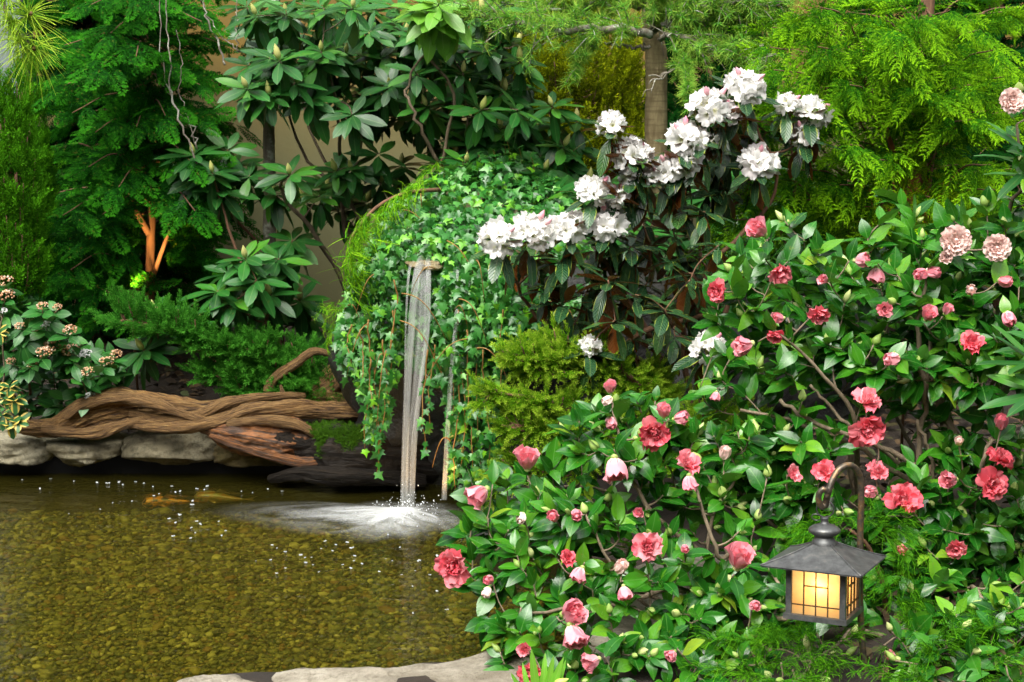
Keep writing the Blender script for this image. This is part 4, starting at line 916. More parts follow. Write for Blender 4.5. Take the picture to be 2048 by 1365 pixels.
tips += [P(x, y, rng.uniform(5.9, 6.6)) for x, y in spread([(1640, -30), (2080, -30), (2080, 520), (1480, 520), (1600, 300)], 30, rng)]
sprays(th, CB, cm_gold, boughs_from(ax, tips, rng, (0.35, 0.65), 0.45, 0.16), rng, 8, 0.25, 0.35, 1.0, 40, 0.45, droop=-0.45, bark=bark_red)
for e in (P(1745, 180, 5.6), P(1660, 330, 5.6), P(1900, 120, 5.6), P(1780, 420, 5.6)): trunk(th, [P(1838, 520, 5.9), (P(1838, 420, 5.9) + e) / 2 + [0, 0, -.04], e], [0.016, 0.007], bark_red, 'limb', 7, 12)
th = empty('cypress_tree', 'shaded green cypress behind the golden one at top right', 'tree', P(2000, 640, 7.2) * [1, 1, 0] + [0, 0, .35])
trunk(th, [P(2000, 700, 7.2), P(1990, 0, 7.2), P(1990, -200, 7.3)], [0.05, 0.03], bark_red); ax = lambda z: np.array([2.6, 7.5, z])
tips = [P(x, y, rng.uniform(6.7, 7.6)) for x, y in spread([(1660, -40), (2100, -40), (2100, 560), (1500, 560), (1560, 420), (1760, 330)], 90, rng)]
sprays(th, SP, cm_far, boughs_from(ax, tips, rng, (0.4, 0.7)), rng, 9, 0.26, 0.6, 0.7, 48, 0.3, droop=-0.12, limit=100, bark=bark_red)
# yellow cypress and green one behind the larch trunk
upright('yellow feathery cypress before the wall left of the larch trunk', 1130, -60, 330, 7.3, 270, 150, 61, cm_yel, PL, 0.24, 'yellow_cypress')
upright('loose dark green conifer right of the larch trunk against the wall', 1420, -20, 340, 7.4, 220, 90, 63, cm_far, SP, 0.22, 'green_cypress')
# larch: banded trunk, level limbs with tufts of short needles
rng = np.random.default_rng(71)
th = empty('larch_tree', 'larch with a straight banded trunk and level needle covered limbs', 'tree', P(1312, 640, 6.5) * [1, 1, 0] + [0, 0, .3])
trunk(th, [P(1312, 640, 6.5), P(1312, 300, 6.5), P(1312, 120, 6.5), P(1305, 60, 6.52), P(1300, -150, 6.6)], [0.052, 0.049, 0.047, 0.040], bark_band, sides=20)
limbs = [([(1300, 70), (1270, 62), (1200, 58), (1125, 62), (1060, 50), (960, 30)], 0.020), ([(1318, 75), (1345, 70), (1420, 95), (1470, 110), (1530, 135)], 0.012), ([(1310, 60), (1322, 20), (1315, -40)], 0.020), ([(1325, 50), (1380, 20), (1460, 5), (1560, 10)], 0.012), ([(1330, 60), (1400, 45), (1480, 30), (1560, 60)], 0.010), ([(1300, 92), (1260, 95), (1210, 85)], 0.008), ([(1420, 20), (1410, 60), (1390, 110), (1350, 135), (1295, 180)], 0.006), ([(1280, 20), (1200, 5), (1100, 20), (1000, 5)], 0.010), ([(1300, 20), (1240, -15), (1120, -20)], 0.010), ([(1340, 10), (1420, -20), (1520, -20)], 0.010), ([(1190, 58), (1170, 100), (1150, 150)], 0.004), ([(1360, 75), (1372, 130), (1380, 200)], 0.004)]
NT_l = [needles(i, 24, 1.0, 0.022, 1.1, 0.1, 2) for i in range(3)]; Ms = []
for i, (pts, r) in enumerate(limbs):
    dY = rng.uniform(-0.5, 0.0); c = curve([P(x, y, (6.45 if i in (2, 4, 7, 8) else 6.3) + dY * j / len(pts)) for j, (x, y) in enumerate(pts)], 26)
    c[1:-1] += rng.normal(0, 0.006, (24, 3)); obj('limb', mesh('limb', tube(c, np.linspace(r, r * .4, 26), 8, True, .06, i), bark_grey), th)
    if i == 5: continue
    tw = []
    for j in range(3 if i not in (6, 10, 11) else 6, 26):
        for _ in range(3 if r > .0065 else 1):
            o = rng.normal(0, 1, 3) * [0.4, 0.5, 0.5]; e = c[j] + nrm(o + nrm(c[min(25, j + 1)] - c[j - 1]) * .8) * rng.uniform(.04, .20) * (1 if r > .0065 else .4)
            cc = curve([c[j], (c[j] + e) / 2 + [0, 0, .01], e], 5); tw.append(tube(cc, np.linspace(.003, .0015, 5), 4))
            for q in cc[1:]:
              qx, qy, _ = proj(q)
              if not (1275 < qx < 1345 and qy > 40) and rng.random() < .8: Ms.append(frames(q, nrm(e - c[j]) + rng.normal(0, .5, 3), rng.normal(size=3), M(rng.uniform(17, 27), 6.3))[0])
    obj('twigs', mesh('twigs', tw, bark_grey), th, kind='stuff')
scatter(th, 'needle_tuft', 'foliage', NT_l, me('needle_tuft', NT_l, cm_larch), np.array(Ms), cm_larch)
# pine branch reaching in at the top left
rng = np.random.default_rng(81); th = empty('pine_branch', 'pine branch with long pale needles hanging into the top left corner', 'branch', P(20, -30, 3.6))
NP = [needles(10 + i, 95, 1.0, 0.0115, 1.25, 0.35, 4) for i in range(2)]; MNP = me('needle_tuft', NP, cm_pine)
obj('twig', mesh('twig', tube(curve([P(-10, -60, 3.6), P(8, 10, 3.6), P(22, 52, 3.58), P(60, 90, 3.55)], 16), [0.006, 0.003], 7), bark_twig), th)
obj('twig', mesh('twig', tube(curve([P(22, 52, 3.58), P(45, 40, 3.56), P(62, 28, 3.55)], 10), [0.0035, 0.002], 6), bark_twig), th)
for i, (x, y, s, d) in enumerate([(68, 98, 78, (.3, -.7, -.25)), (62, 28, 78, (.5, -.4, .3)), (18, 45, 70, (-.5, -.5, -.2)), (5, -10, 66, (-.3, -.5, .3)), (40, 85, 70, (-.2, -.5, -.5))]):
    tf = obj('needle_tuft', MNP[i % 2], th, frames(P(x, y, 3.55), d, UP, M(s, 3.55))[0])
    b = sphere(6, 4); b.v = b.v * 0.06; loc_child('bud', mesh('bud', b, bark_red), tf, np.eye(4))
# junipers
def juniper(label, base, path_list, seed, mat, size, per, jit=0.5, lift=.25, dr=.12):
    rng = np.random.default_rng(seed); th = empty('juniper', label, 'juniper', base); bs = []
    for pts, nb, w in path_list:
        c = curve([P(*q) for q in pts], 26); obj('stem', mesh('stem', tube(c, np.linspace(.014, .004, 26), 6), bark_red), th)
        tg = nrm(np.gradient(c, axis=0))
        for i in range(nb):
            kx = int(rng.integers(2, 26)); o = rng.normal(0, 1, 3) * [1, 1, .7]; e = c[kx] + nrm(tg[kx] * .9 + nrm(o) * .9 + np.array([0, 0, lift])) * w * rng.uniform(.5, 1.15); bs.append(curve([c[kx], (c[kx] + e) / 2 + [0, 0, -.01], e], 6))
    sprays(th, PL, mat, bs, rng, per, size, 0.5, 0.6, 40, jit, droop=dr, part='shoot', bark=bark_red); return th
juniper('blue green juniper bough sloping down left behind the driftwood', P(640, 800, 6.0) * [1, 1, 0] + [0, 0, .2],
        [([(650, 800, 6.0), (560, 760, 5.95), (470, 710, 5.9), (380, 670, 5.85), (250, 640, 5.8)], 120, 0.085), ([(640, 800, 6.0), (600, 770, 5.95), (540, 730, 5.9), (520, 700, 5.9)], 60, 0.09), ([(650, 800, 5.95), (600, 780, 5.9), (500, 780, 5.9), (430, 750, 5.88)], 60, 0.08), ([(690, 790, 6.05), (640, 760, 5.95), (600, 730, 5.95)], 26, 0.10)], 91, cm_jun, 0.11, 5)
juniper('bright yellow green juniper mounded right of the waterfall', P(1245, 900, 4.9) * [1, 1, 0] + [0, 0, .1],
        [([(1275, 860, 4.95), (1225, 790, 4.85), (1125, 730, 4.75), (1045, 710, 4.7)], 80, 0.075), ([(1285, 850, 4.95), (1275, 770, 4.85), (1195, 720, 4.8), (1105, 695, 4.8)], 80, 0.075), ([(1265, 880, 4.9), (1195, 840, 4.75), (1085, 800, 4.65), (980, 785, 4.6)], 64, 0.055), ([(1285, 900, 4.85), (1185, 880, 4.7), (1095, 860, 4.65), (1030, 850, 4.6)], 64, 0.075), ([(1295, 850, 5.0), (1305, 780, 5.0), (1285, 745, 4.95)], 50, 0.09), ([(1245, 920, 4.8), (1145, 930, 4.7), (1045, 940, 4.65), (985, 965, 4.65)], 46, 0.10), ([(1275, 880, 4.9), (1365, 860, 4.8), (1455, 850, 4.75)], 60, 0.14), ([(1295, 900, 4.8), (1395, 900, 4.75), (1465, 900, 4.7)], 46, 0.12)], 93, cm_moss, 0.082, 5, .5, -.02, -.02)
# threadleaf cypresses
def thread(label, shoots, seed, mat, base, n=1):
    rng = np.random.default_rng(seed); th = empty('threadleaf_cypress', label, 'cypress', base); tp = [threads(seed + i, 24) for i in range(3)]; tm = me('shoot', tp, mat)
    for i, (x0, y0, x1, y1, Y, dY) in enumerate(shoots):
        a, b = P(x0, y0, Y), P(x1, y1, Y + dY); obj('shoot', tm[i % 3], th, frames(a, b - a, UP + rng.normal(0, .1, 3), np.linalg.norm(b - a))[0])
    return th
a = thread('yellow green threadleaf cypress drooping beside the ivy left of the fall', [(870, 360, 760, 410, 5.75, -.1), (830, 380, 730, 440, 5.7, -.1), (800, 390, 700, 470, 5.6, -.1), (740, 420, 695, 480, 5.5, -.05), (720, 450, 690, 560, 5.5, -.05), (850, 350, 800, 380, 5.6, -.1), (780, 400, 740, 460, 5.55, -.1), (880, 330, 850, 330, 5.7, -.1), (735, 430, 700, 500, 5.48, -.05), (712, 455, 700, 590, 5.36, -.04), (705, 470, 690, 560, 5.36, -.03), (728, 450, 722, 560, 5.34, -.04), (700, 480, 684, 610, 5.38, -.02)], 95, cm_thread, P(860, 400, 5.9))
obj('stem', mesh('stem', tube(curve([P(880, 380, 5.9), P(820, 385, 5.75), P(760, 410, 5.65), P(712, 460, 5.55), P(695, 500, 5.5)], 16), [0.010, 0.004], 6), bark_red), a)
a = thread('small threadleaf cypress tuft above the driftwood branch', [(690, 610, 640, 640, 5.6, -.05), (690, 630, 650, 670, 5.6, -.05), (680, 600, 630, 620, 5.62, -.05), (700, 620, 660, 610, 5.6, -.05), (670, 640, 640, 690, 5.6, 0)], 97, cm_thread, P(690, 660, 5.7))
obj('stem', mesh('stem', tube(curve([P(705, 650, 5.65), P(690, 625, 5.62), P(665, 620, 5.6)], 8), [0.006, 0.003], 6), bark_red), a)
a = thread('threadleaf cypress behind the hanging lantern', [(1660, 1075, 1580, 1040, 3.75, -.05), (1700, 1060, 1600, 1060, 3.75, -.05), (1740, 1070, 1810, 1050, 3.7, 0), (1760, 1080, 1850, 1090, 3.7, 0), (1740, 1060, 1790, 1010, 3.75, 0), (1760, 1130, 1800, 1200, 3.7, 0), (1750, 1100, 1770, 1180, 3.7, 0), (1790, 1120, 1850, 1180, 3.7, 0), (1730, 1150, 1740, 1240, 3.7, 0), (1640, 1070, 1560, 1090, 3.75, 0), (1780, 1190, 1900, 1230, 3.65, 0), (1800, 1240, 1890, 1290, 3.6, 0), (1700, 1050, 1650, 1010, 3.78, -.05), (1720, 1060, 1740, 990, 3.8, -.05), (1770, 1060, 1830, 1020, 3.75, -.05), (1780, 1100, 1860, 1130, 3.7, -.05), (1770, 1150, 1830, 1170, 3.72, -.05), (1690, 1080, 1570, 1110, 3.8, -.05), (1800, 1080, 1860, 1060, 3.7, 0), (1790, 1180, 1840, 1230, 3.7, 0), (1810, 1200, 1900, 1200, 3.68, 0), (1640, 1050, 1560, 1040, 3.8, 0)], 99, cm_thread2, P(1740, 1300, 3.9))
obj('stem', mesh('stem', tube(curve([P(1760, 1330, 3.9), P(1770, 1200, 3.85), P(1740, 1100, 3.8), P(1700, 1060, 3.78)], 14), [0.010, 0.004], 6), bark_red), a)
sh = []; rng = np.random.default_rng(3)
for x, y in [q_ for q_ in spread([(1540, 1290), (1700, 1280), (1760, 1280), (2060, 1240), (2060, 1390), (1540, 1390)], 48, rng) if not 1665 < q_[0] < 1775]: sh.append((x, y + 15, x + rng.normal(0, 80), y - rng.uniform(15, 80), float(np.interp(y, [1240, 1390], [3.6, 3.22])) + rng.uniform(-.12, .02), -0.05))
a = thread('feathery low threadleaf cypress along the bottom right corner', sh, 201, cm_thread2, P(1800, 1365, 3.6))
sh = [(x, y, x + rng.normal(0, 50), y - rng.uniform(10, 50), float(np.interp(y, [1240, 1390], [3.66, 3.3])) + rng.uniform(-.1, .02), -0.05) for x, y in spread([(1500, 1250), (1670, 1250), (1670, 1365), (1480, 1365)], 22, rng)]
a = thread('low green feathery cypress under the lantern beside its pole', sh, 203, cm_thread2, P(1600, 1340, 3.7))
# thin trunks behind the rhododendron, lichened stems
th = empty('birch_tree', 'slender grey trunk in front of the wall behind the big rhododendron', 'tree', P(540, 560, 7.0) * [1, 1, 0] + [0, 0, .3])
trunk(th, [P(536, 560, 7.0), P(540, 400, 7.0), P(538, 250, 7.0), P(548, 60, 7.05), P(555, -150, 7.1)], [0.034, 0.03, 0.026, 0.022], bark_grey)
trunk(th, [P(540, 200, 7.0), P(590, 120, 6.95), P(600, 20, 6.9)], [0.012, 0.006], bark_grey, 'limb', 8, 12)
th = empty('twiggy_shrub', 'bare lichen covered twigs rising beside the left cypress', 'shrub', P(400, 420, 6.3) * [1, 1, 0] + [0, 0, .25])
for i, (pts, r) in enumerate([([(395, 330), (360, 240), (342, 170), (338, 90), (330, -20)], .009), ([(395, 300), (380, 250), (345, 200), (322, 100), (318, -20)], .008), ([(390, 290), (362, 190), (365, 120), (352, 60)], .005), ([(450, 130), (428, 70), (405, 10), (395, -20)], .010), ([(480, 105), (440, 70), (412, 20), (405, -20)], .006), ([(475, 100), (474, 40), (476, -20)], .006), ([(340, 190), (310, 150), (280, 130), (268, 100)], .004), ([(320, 130), (295, 105), (285, 60)], .003), ([(605, 100), (608, 50), (604, -20)], .006), ([(575, 20), (580, 60), (590, 110)], .004), ([(338, 260), (330, 300), (300, 230), (270, 150)], .006)]):
    c = curve([P(x, y, 6.25 + .05 * i) for x, y in pts], 24); c[1:-1] += rng.normal(0, .006, (22, 3)); obj('stem', mesh('stem', tube(c, np.linspace(r * .48, r * .24, 24), 7, True, .08, i), bark_grey), th)
# ---------------------------------------------------------------- camellias
CL = [leaf(wd, 6, 0.78, 0.85, fo, dr, wv, i, tip=0.03, stalk=0.07) for i, (fo, dr, wv, wd) in enumerate([(0.30, 0.16, 0.01, .52), (0.18, 0.30, 0.015, .58), (0.50, 0.10, 0.01, .46), (0.25, 0.45, 0.02, .54), (0.60, -0.12, 0.02, .50), (0.12, 0.6, 0.03, .56)])]
MCL = me('leaf', CL, lm_cam); GB = [bud_tpl(9, 7, True, 0.36, 1.0), bud_tpl(9, 7, True, 0.30, 1.15)]; MGB = me('bud', GB, budm)
PT = [petal(0.85, 1.0, 0.40, 0.10, i, notch=0.14) for i in range(3)]; PTb = [petal(0.9, 1.0, 0.6, 0.07, i + 5, notch=0.06, curl=0.25) for i in range(3)]
def core_t(seed, n=16):
    rng = np.random.default_rng(seed); ts = []
    for i in range(n):
        az = i * 2.39996 + rng.normal(0, .3); el = math.radians(rng.uniform(30, 85)); r = np.array([math.cos(az), math.sin(az), 0.]); d = r * math.cos(el) + UP * math.sin(el)
        ts.append(petal(0.62, 1, 0.5, 0.14, seed * 31 + i, 4, 6, 0.15, 0.1).at(frames(r * 0.05 + UP * 0.02, d, UP - r * .4 + rng.normal(0, .4, 3), 0.30 * rng.uniform(.75, 1.15))))
    return merge(ts)
CORE = [core_t(i) for i in range(3)]
INN = bud_tpl(10, 7, False, 0.36, 1.0)
petal_sets = {}
for nm, m1, m2 in (('pink', pm_pink, pm_back), ('coral', pm_coral, pm_pink), ('blush', pm_blush, pm_blush)):
    petal_sets[nm] = (me('petal', PT, m1), me('petal', PTb, m2), me('flower', CORE, m1), mesh('flower', INN, m1), me('petal', PTb, m1))
CAL = mesh('calyx', merge([bud_tpl(9, 6, True, 0.30, 0.55)]), budm)
def camellia_flower(th, p, ax, size, kind, tone, rng):
    outer, back, cores, inner, cup = petal_sets[tone]; ax = nrm(ax); x = nrm(np.cross(ax, [0.21, 0.4, 0.9])); Mf = frames(p, x, ax, size)[0]        # local Z = flower axis
    def ring(n, el, L, src, r0=0.04, z=0.0, j=5):
        o = rng.uniform(0, 6)
        for i in range(n):
            az = o + 6.2832 * i / n + rng.normal(0, .12); e = math.radians(el + rng.normal(0, j)); r = np.array([math.cos(az), math.sin(az), 0.]); d = r * math.cos(e) + UP * math.sin(e)
            loc_child('petal', src[int(rng.integers(len(src)))], f, frames(r * r0 + UP * z, d, UP * math.cos(e) - r * math.sin(e), L * rng.uniform(.82, 1.14))[0])
    if kind == 'open':
        f = obj('flower', cores[int(rng.integers(3))], th, Mf); ring(int(rng.integers(6, 9)), rng.uniform(8, 30), 0.56, outer, j=13); ring(int(rng.integers(5, 8)), rng.uniform(34, 58), 0.46, outer, 0.05, 0.03, 14)
    elif kind == 'formal':
        f = obj('flower', inner, th, Mf @ np.array([[.3, 0, 0, 0], [0, 0, -.3, 0], [0, .3, 0, 0], [0, 0, 0, 1.]])); Mi = np.linalg.inv(np.array([[.3, 0, 0, 0], [0, 0, -.3, 0], [0, .3, 0, 0], [0, 0, 0, 1.]]))
        for n, el, L, z in ((8, 8, .52, 0), (8, 24, .44, .02), (7, 42, .34, .03), (5, 60, .24, .04)):
            o = rng.uniform(0, 6)
            for i in range(n):
                az = o + 6.2832 * i / n; e = math.radians(el); r = np.array([math.cos(az), math.sin(az), 0.]); d = r * math.cos(e) + UP * math.sin(e)
                loc_child('petal', outer[i % 3], f, Mi @ frames(r * .03 + UP * z, d, UP * math.cos(e) - r * math.sin(e), L)[0])
    elif kind == 'bell':
        f = obj('flower', cores[int(rng.integers(3))], th, Mf); ring(6, 48, 0.66, back, 0.05, -0.22); ring(5, 62, 0.56, cup, 0.05, -0.14); loc_child('calyx', CAL, f, frames(UP * -0.36, UP, [1, 0, 0], 0.42)[0])
    else:  # closed pink bud
        f = obj('flower', inner, th, Mf @ np.array([[1, 0, 0, 0], [0, 0, -1, 0], [0, 1, 0, -.5], [0, 0, 0, 1.]])); L4 = np.array([[1, 0, 0, 0], [0, 0, 1, .5], [0, -1, 0, 0], [0, 0, 0, 1.]])
        for i in range(5):
            az = 6.2832 * i / 5 + rng.normal(0, .2); e = math.radians(72); r = np.array([math.cos(az), math.sin(az), 0.]); d = r * math.cos(e) + UP * math.sin(e)
            loc_child('petal', back[i % 3], f, L4 @ frames(r * .20 - UP * .48, d, UP * math.cos(e) - r * math.sin(e), 0.86)[0])
        loc_child('calyx', CAL, f, L4 @ frames(UP * -0.62, UP, [1, 0, 0], 0.86)[0])
    return f
def camellia(name, label, base, regions, flowers, seed, mains, depthf, r0=0.016, leafpx=(40, 70), buds=0.42, keepout=(), lim=290, nl=(5, 9), up=0.35):
    rng = np.random.default_rng(seed); th = empty(name, label, 'camellia', np.atleast_2d(base)[0]); tips = []
    for poly, n, dy0, dy1 in regions:
        for x, y in spread(poly, n, rng): tips.append(P(x, y, depthf(x, y) + rng.uniform(dy0, dy1)))
    nfree = len(tips); fl = []
    for fx in flowers:
        x, y, s, kind, tone, ax = fx; Y = depthf(x, y) - 0.04; p = P(x, y, Y); s = s * 1.14; a = nrm(ax); size = M(s, Y); fl.append((x, y, s, Y)); tips.append(p - a * size * (0.20 if kind in ('open', 'formal') else .5) + 0.0 * UP)
    limbs, twigs, ends = skeleton(base, tips, rng, mains, r0, 0.004, 0.0032, jit=0.035, up=up)
    add_wood(th, limbs, twigs, bark_camellia); Ms = []
    fl = np.array(fl) if fl else np.zeros((0, 4))
    for i, (p, e) in enumerate(zip(tips, ends)):
        tg = nrm(e[-1] - e[0]); nlv = int(rng.integers(*nl)) if i < nfree else int(rng.integers(3, 5)); Ys = p[1]; ph = rng.uniform(0, 6.28)
        x = nrm(np.cross(tg, UP + [.01, .02, 0])); y = np.cross(x, tg)
        for j in range(nlv):
            t = 1 - 0.85 * j / nlv * min(1, 0.15 / (np.linalg.norm(e[-1] - e[0]) + 1e-3)); az = ph + j * 2.39996 + rng.normal(0, .25); r = x * math.cos(az) + y * math.sin(az)
            q = e[0] + (e[-1] - e[0]) * max(0, t); op = rng.uniform(.45, 1.1) if j > 0 else .4
            d = tg * (1.1 - op * .6) + r * op + np.array([0, -.12, -.10]) + rng.normal(0, .12, 3); nn = UP * .9 + TOCAM * .55 + tg * .25 + rng.normal(0, .38, 3)
            L = M(rng.uniform(*leafpx), Ys) * (0.8 if j == 0 else 1); m = frames(q, d, nn, L)[0]
            c = q + nrm(d) * L * .5; cx, cyy, _ = proj(c); bad = False
            for ko in keepout: bad |= ko[0] < cx < ko[2] and ko[1] < cyy < ko[3] and c[1] < ko[4]
            if len(fl):
                h = np.hypot(fl[:, 0] - cx, fl[:, 1] - cyy) < fl[:, 2] * 0.58; bad |= bool((h & (fl[:, 3] > c[1] - 0.04)).any()) and rng.random() < 0.93
            if not bad: Ms.append(m)
        if i < nfree and rng.random() < buds:
            ax = nrm(tg + rng.normal(0, .3, 3) + UP * .2)
            obj('bud', MGB[int(rng.integers(2))], th, frames(p, ax, [0.1, 1, 0], M(rng.uniform(17, 31), Ys))[0])
            if rng.random() < .35: obj('bud', MGB[0], th, frames(p - tg * .012 + x * .010, nrm(tg + x), [0.1, 1, 0], M(rng.uniform(14, 22), Ys))[0])
    scatter(th, 'leaf', 'foliage', CL, MCL, np.array(Ms), lm_cam, lim)
    for (x, y, s, kind, tone, ax), (_, _, _, Y) in zip(flowers, fl): camellia_flower(th, P(x, y, Y), ax, M(s * 1.14, Y), kind, tone, rng)
    return th
LANT = (1505, 905, 1790, 1365, 3.62)
Rd = lambda x, y: float(np.interp(y, [380, 700, 1000, 1130, 1220, 1340], [4.25, 4.0, 3.92, 3.80, 3.58, 3.30]) + np.interp(x, [1380, 1600, 2050], [0.25, 0.05, 0.0]))
O, B, L_, U_ = 'open', 'bell', 'bud', 'formal'
FR = [(1520, 462, 50, B, 'pink', (-.5, -.3, .4)), (1557, 545, 44, O, 'coral', (.2, -.6, -.3)), (1437, 583, 40, O, 'coral', (-.5, -.7, 0)), (1492, 690, 48, B, 'pink', (-1, -.3, -.2)), (1636, 627, 38, O, 'coral', (.1, -.8, -.4)), (1560, 637, 30, B, 'pink', (-.9, -.3, 0)), (1550, 667, 32, O, 'coral', (0, -.6, -.6)), (1720, 521, 38, B, 'pink', (.9, -.4, .1)), (1752, 546, 38, B, 'pink', (-.1, -.3, -.9)), (1841, 549, 28, L_, 'pink', (-.8, -.5, 0)), (1868, 545, 28, L_, 'pink', (.7, -.6, 0)), (2012, 563, 26, L_, 'coral', (.7, -.6, 0)), (1942, 580, 26, L_, 'blush', (-.2, -.8, .2)), (2018, 639, 30, L_, 'pink', (.1, -.8, -.6)), (1856, 632, 38, B, 'pink', (.2, -.5, .8)), (1893, 622, 28, B, 'pink', (.3, -.5, .8)), (1943, 692, 50, O, 'coral', (-.2, -.6, .6)), (1783, 719, 32, L_, 'pink', (-.8, -.4, 0)), (1735, 806, 52, O, 'pink', (.1, -.35, 1)), (1730, 857, 64, O, 'coral', (.1, -1, -.1)), (2003, 843, 32, L_, 'pink', (-.2, -.5, .8)), (1918, 882, 22, L_, 'blush', (-.2, -.8, .6)), (1996, 920, 48, O, 'coral', (.3, -.5, .8)), (1980, 970, 60, O, 'coral', (0, -.9, .2)), (1903, 960, 44, B, 'pink', (-.9, -.5, .1)), (1800, 1005, 72, O, 'coral', (.1, -.7, .5)), (1740, 984, 30, L_, 'pink', (-.8, -.6, .1)), (1752, 945, 40, O, 'pink', (.3, -.4, .6)), (1913, 1096, 38, O, 'coral', (-.4, -.9, -.2)), (1804, 1100, 28, L_, 'coral', (-.3, -.9, .2)), (1650, 947, 42, O, 'coral', (-.4, -.6, .5)), (1580, 948, 38, O, 'pink', (.4, -.6, .3)), (1770, 618, 28, O, 'pink', (-.2, -.6, 0)), (1650, 560, 26, B, 'pink', (-.8, -.5, .3)), (1432, 790, 24, B, 'pink', (-.2, -.4, -.9)), (1776, 1306, 30, B, 'pink', (.4, -.5, -.7))]
rng = np.random.default_rng(1)
RR = [([(1440, 560), (1530, 470), (1560, 420), (1640, 500), (1700, 520), (1780, 390), (1840, 440), (1880, 560), (2050, 560), (2060, 760), (1900, 780), (1780, 760), (1640, 740), (1520, 760), (1420, 700)], 92, 0.0, .22),
      ([(1420, 700), (1560, 660), (2060, 640), (2060, 900), (1960, 1000), (1800, 800), (1640, 900), (1560, 1000), (1450, 900), (1380, 760)], 66, 0.05, .3),
      ([(1450, 880), (1560, 860), (1680, 900), (1640, 1000), (1540, 1080), (1440, 1000)], 26, 0.0, .25), ([(1760, 930), (2050, 860), (2060, 1110), (1940, 1080), (1790, 1080)], 32, 0.0, .3),
      ([(1880, 1060), (2060, 1020), (2060, 1300), (1850, 1290), (1820, 1180)], 26, 0.0, .3), ([(1480, 500), (2050, 520), (2060, 760), (1450, 760)], 60, .25, .6), ([(1560, 960), (1900, 1000), (2060, 1080), (2060, 1340), (1850, 1340), (1800, 1300), (1570, 1330)], 110, .0, .3), ([(1540, 1280), (1660, 1290), (1660, 1370), (1540, 1370)], 10, -.12, 0), ([(1780, 1240), (2060, 1200), (2060, 1370), (1790, 1370)], 30, -.14, .05), ([(1860, 470), (1960, 400), (2050, 480), (2050, 560), (1870, 560)], 10, 0, .2)]
base = np.array([P(1880, 1240, 4.25), P(1840, 1240, 4.3), P(1905, 1240, 4.2)])
cr = camellia('camellia_bush', 'tall pink flowered camellia behind the hanging lantern on the right', base, RR, FR, 301, 11, Rd, 0.017, keepout=[LANT], up=.25)
for i, (pts, r) in enumerate([([(1885, 1260), (1882, 1080), (1890, 900), (1870, 760)], .020), ([(1840, 1240), (1835, 1000), (1845, 850), (1850, 780), (1868, 640)], .010), ([(1860, 1200), (1868, 960), (1835, 840)], .008), ([(1890, 1010), (1925, 920), (1960, 840), (1990, 760)], .009), ([(1885, 1080), (1820, 1060), (1790, 1050)], .010), ([(1870, 960), (1760, 890), (1640, 850), (1560, 800)], .009), ([(1870, 1000), (1720, 900), (1600, 850), (1480, 820)], .008), ([(1820, 940), (1700, 850), (1620, 770)], .007)]):
    c = curve([P(x, y, 4.16 - .03 * (i % 3)) for x, y in pts], 20); c[1:-1] += np.random.default_rng(i).normal(0, .004, (18, 3)); obj('stem', mesh('stem', tube(c, np.linspace(r, r * .6, 20), 8, True, .07, i), bark_camellia), cr)
FB = [(1910, 482, 56, U_, 'blush', (-.1, -1, .2)), (1993, 496, 50, U_, 'blush', (-.2, -1, .1)), (1894, 514, 32, B, 'blush', (-.2, -.6, .1)), (2022, 203, 46, U_, 'blush', (0, -1, .2))]
camellia('camellia_bush', 'pale blush flowered camellia at the right edge behind the pink one', np.array([P(2140, 1000, 4.75) * [1, 1, 0] + [0, 0, .2]]), [([(1900, 420), (2060, 390), (2060, 640), (1930, 600)], 20, 0, .2), ([(2010, 180), (2080, 180), (2080, 420), (2030, 420)], 6, 0, .2)], FB, 303, 4, lambda x, y: 4.12, 0.014, leafpx=(44, 60), nl=(3, 6))
Fd = lambda x, y: float(np.interp(x, [880, 1100, 1400, 1560], [4.1, 3.9, 3.8, 3.8]) + np.interp(y, [760, 1000, 1360], [0.35, 0.0, -0.42]))
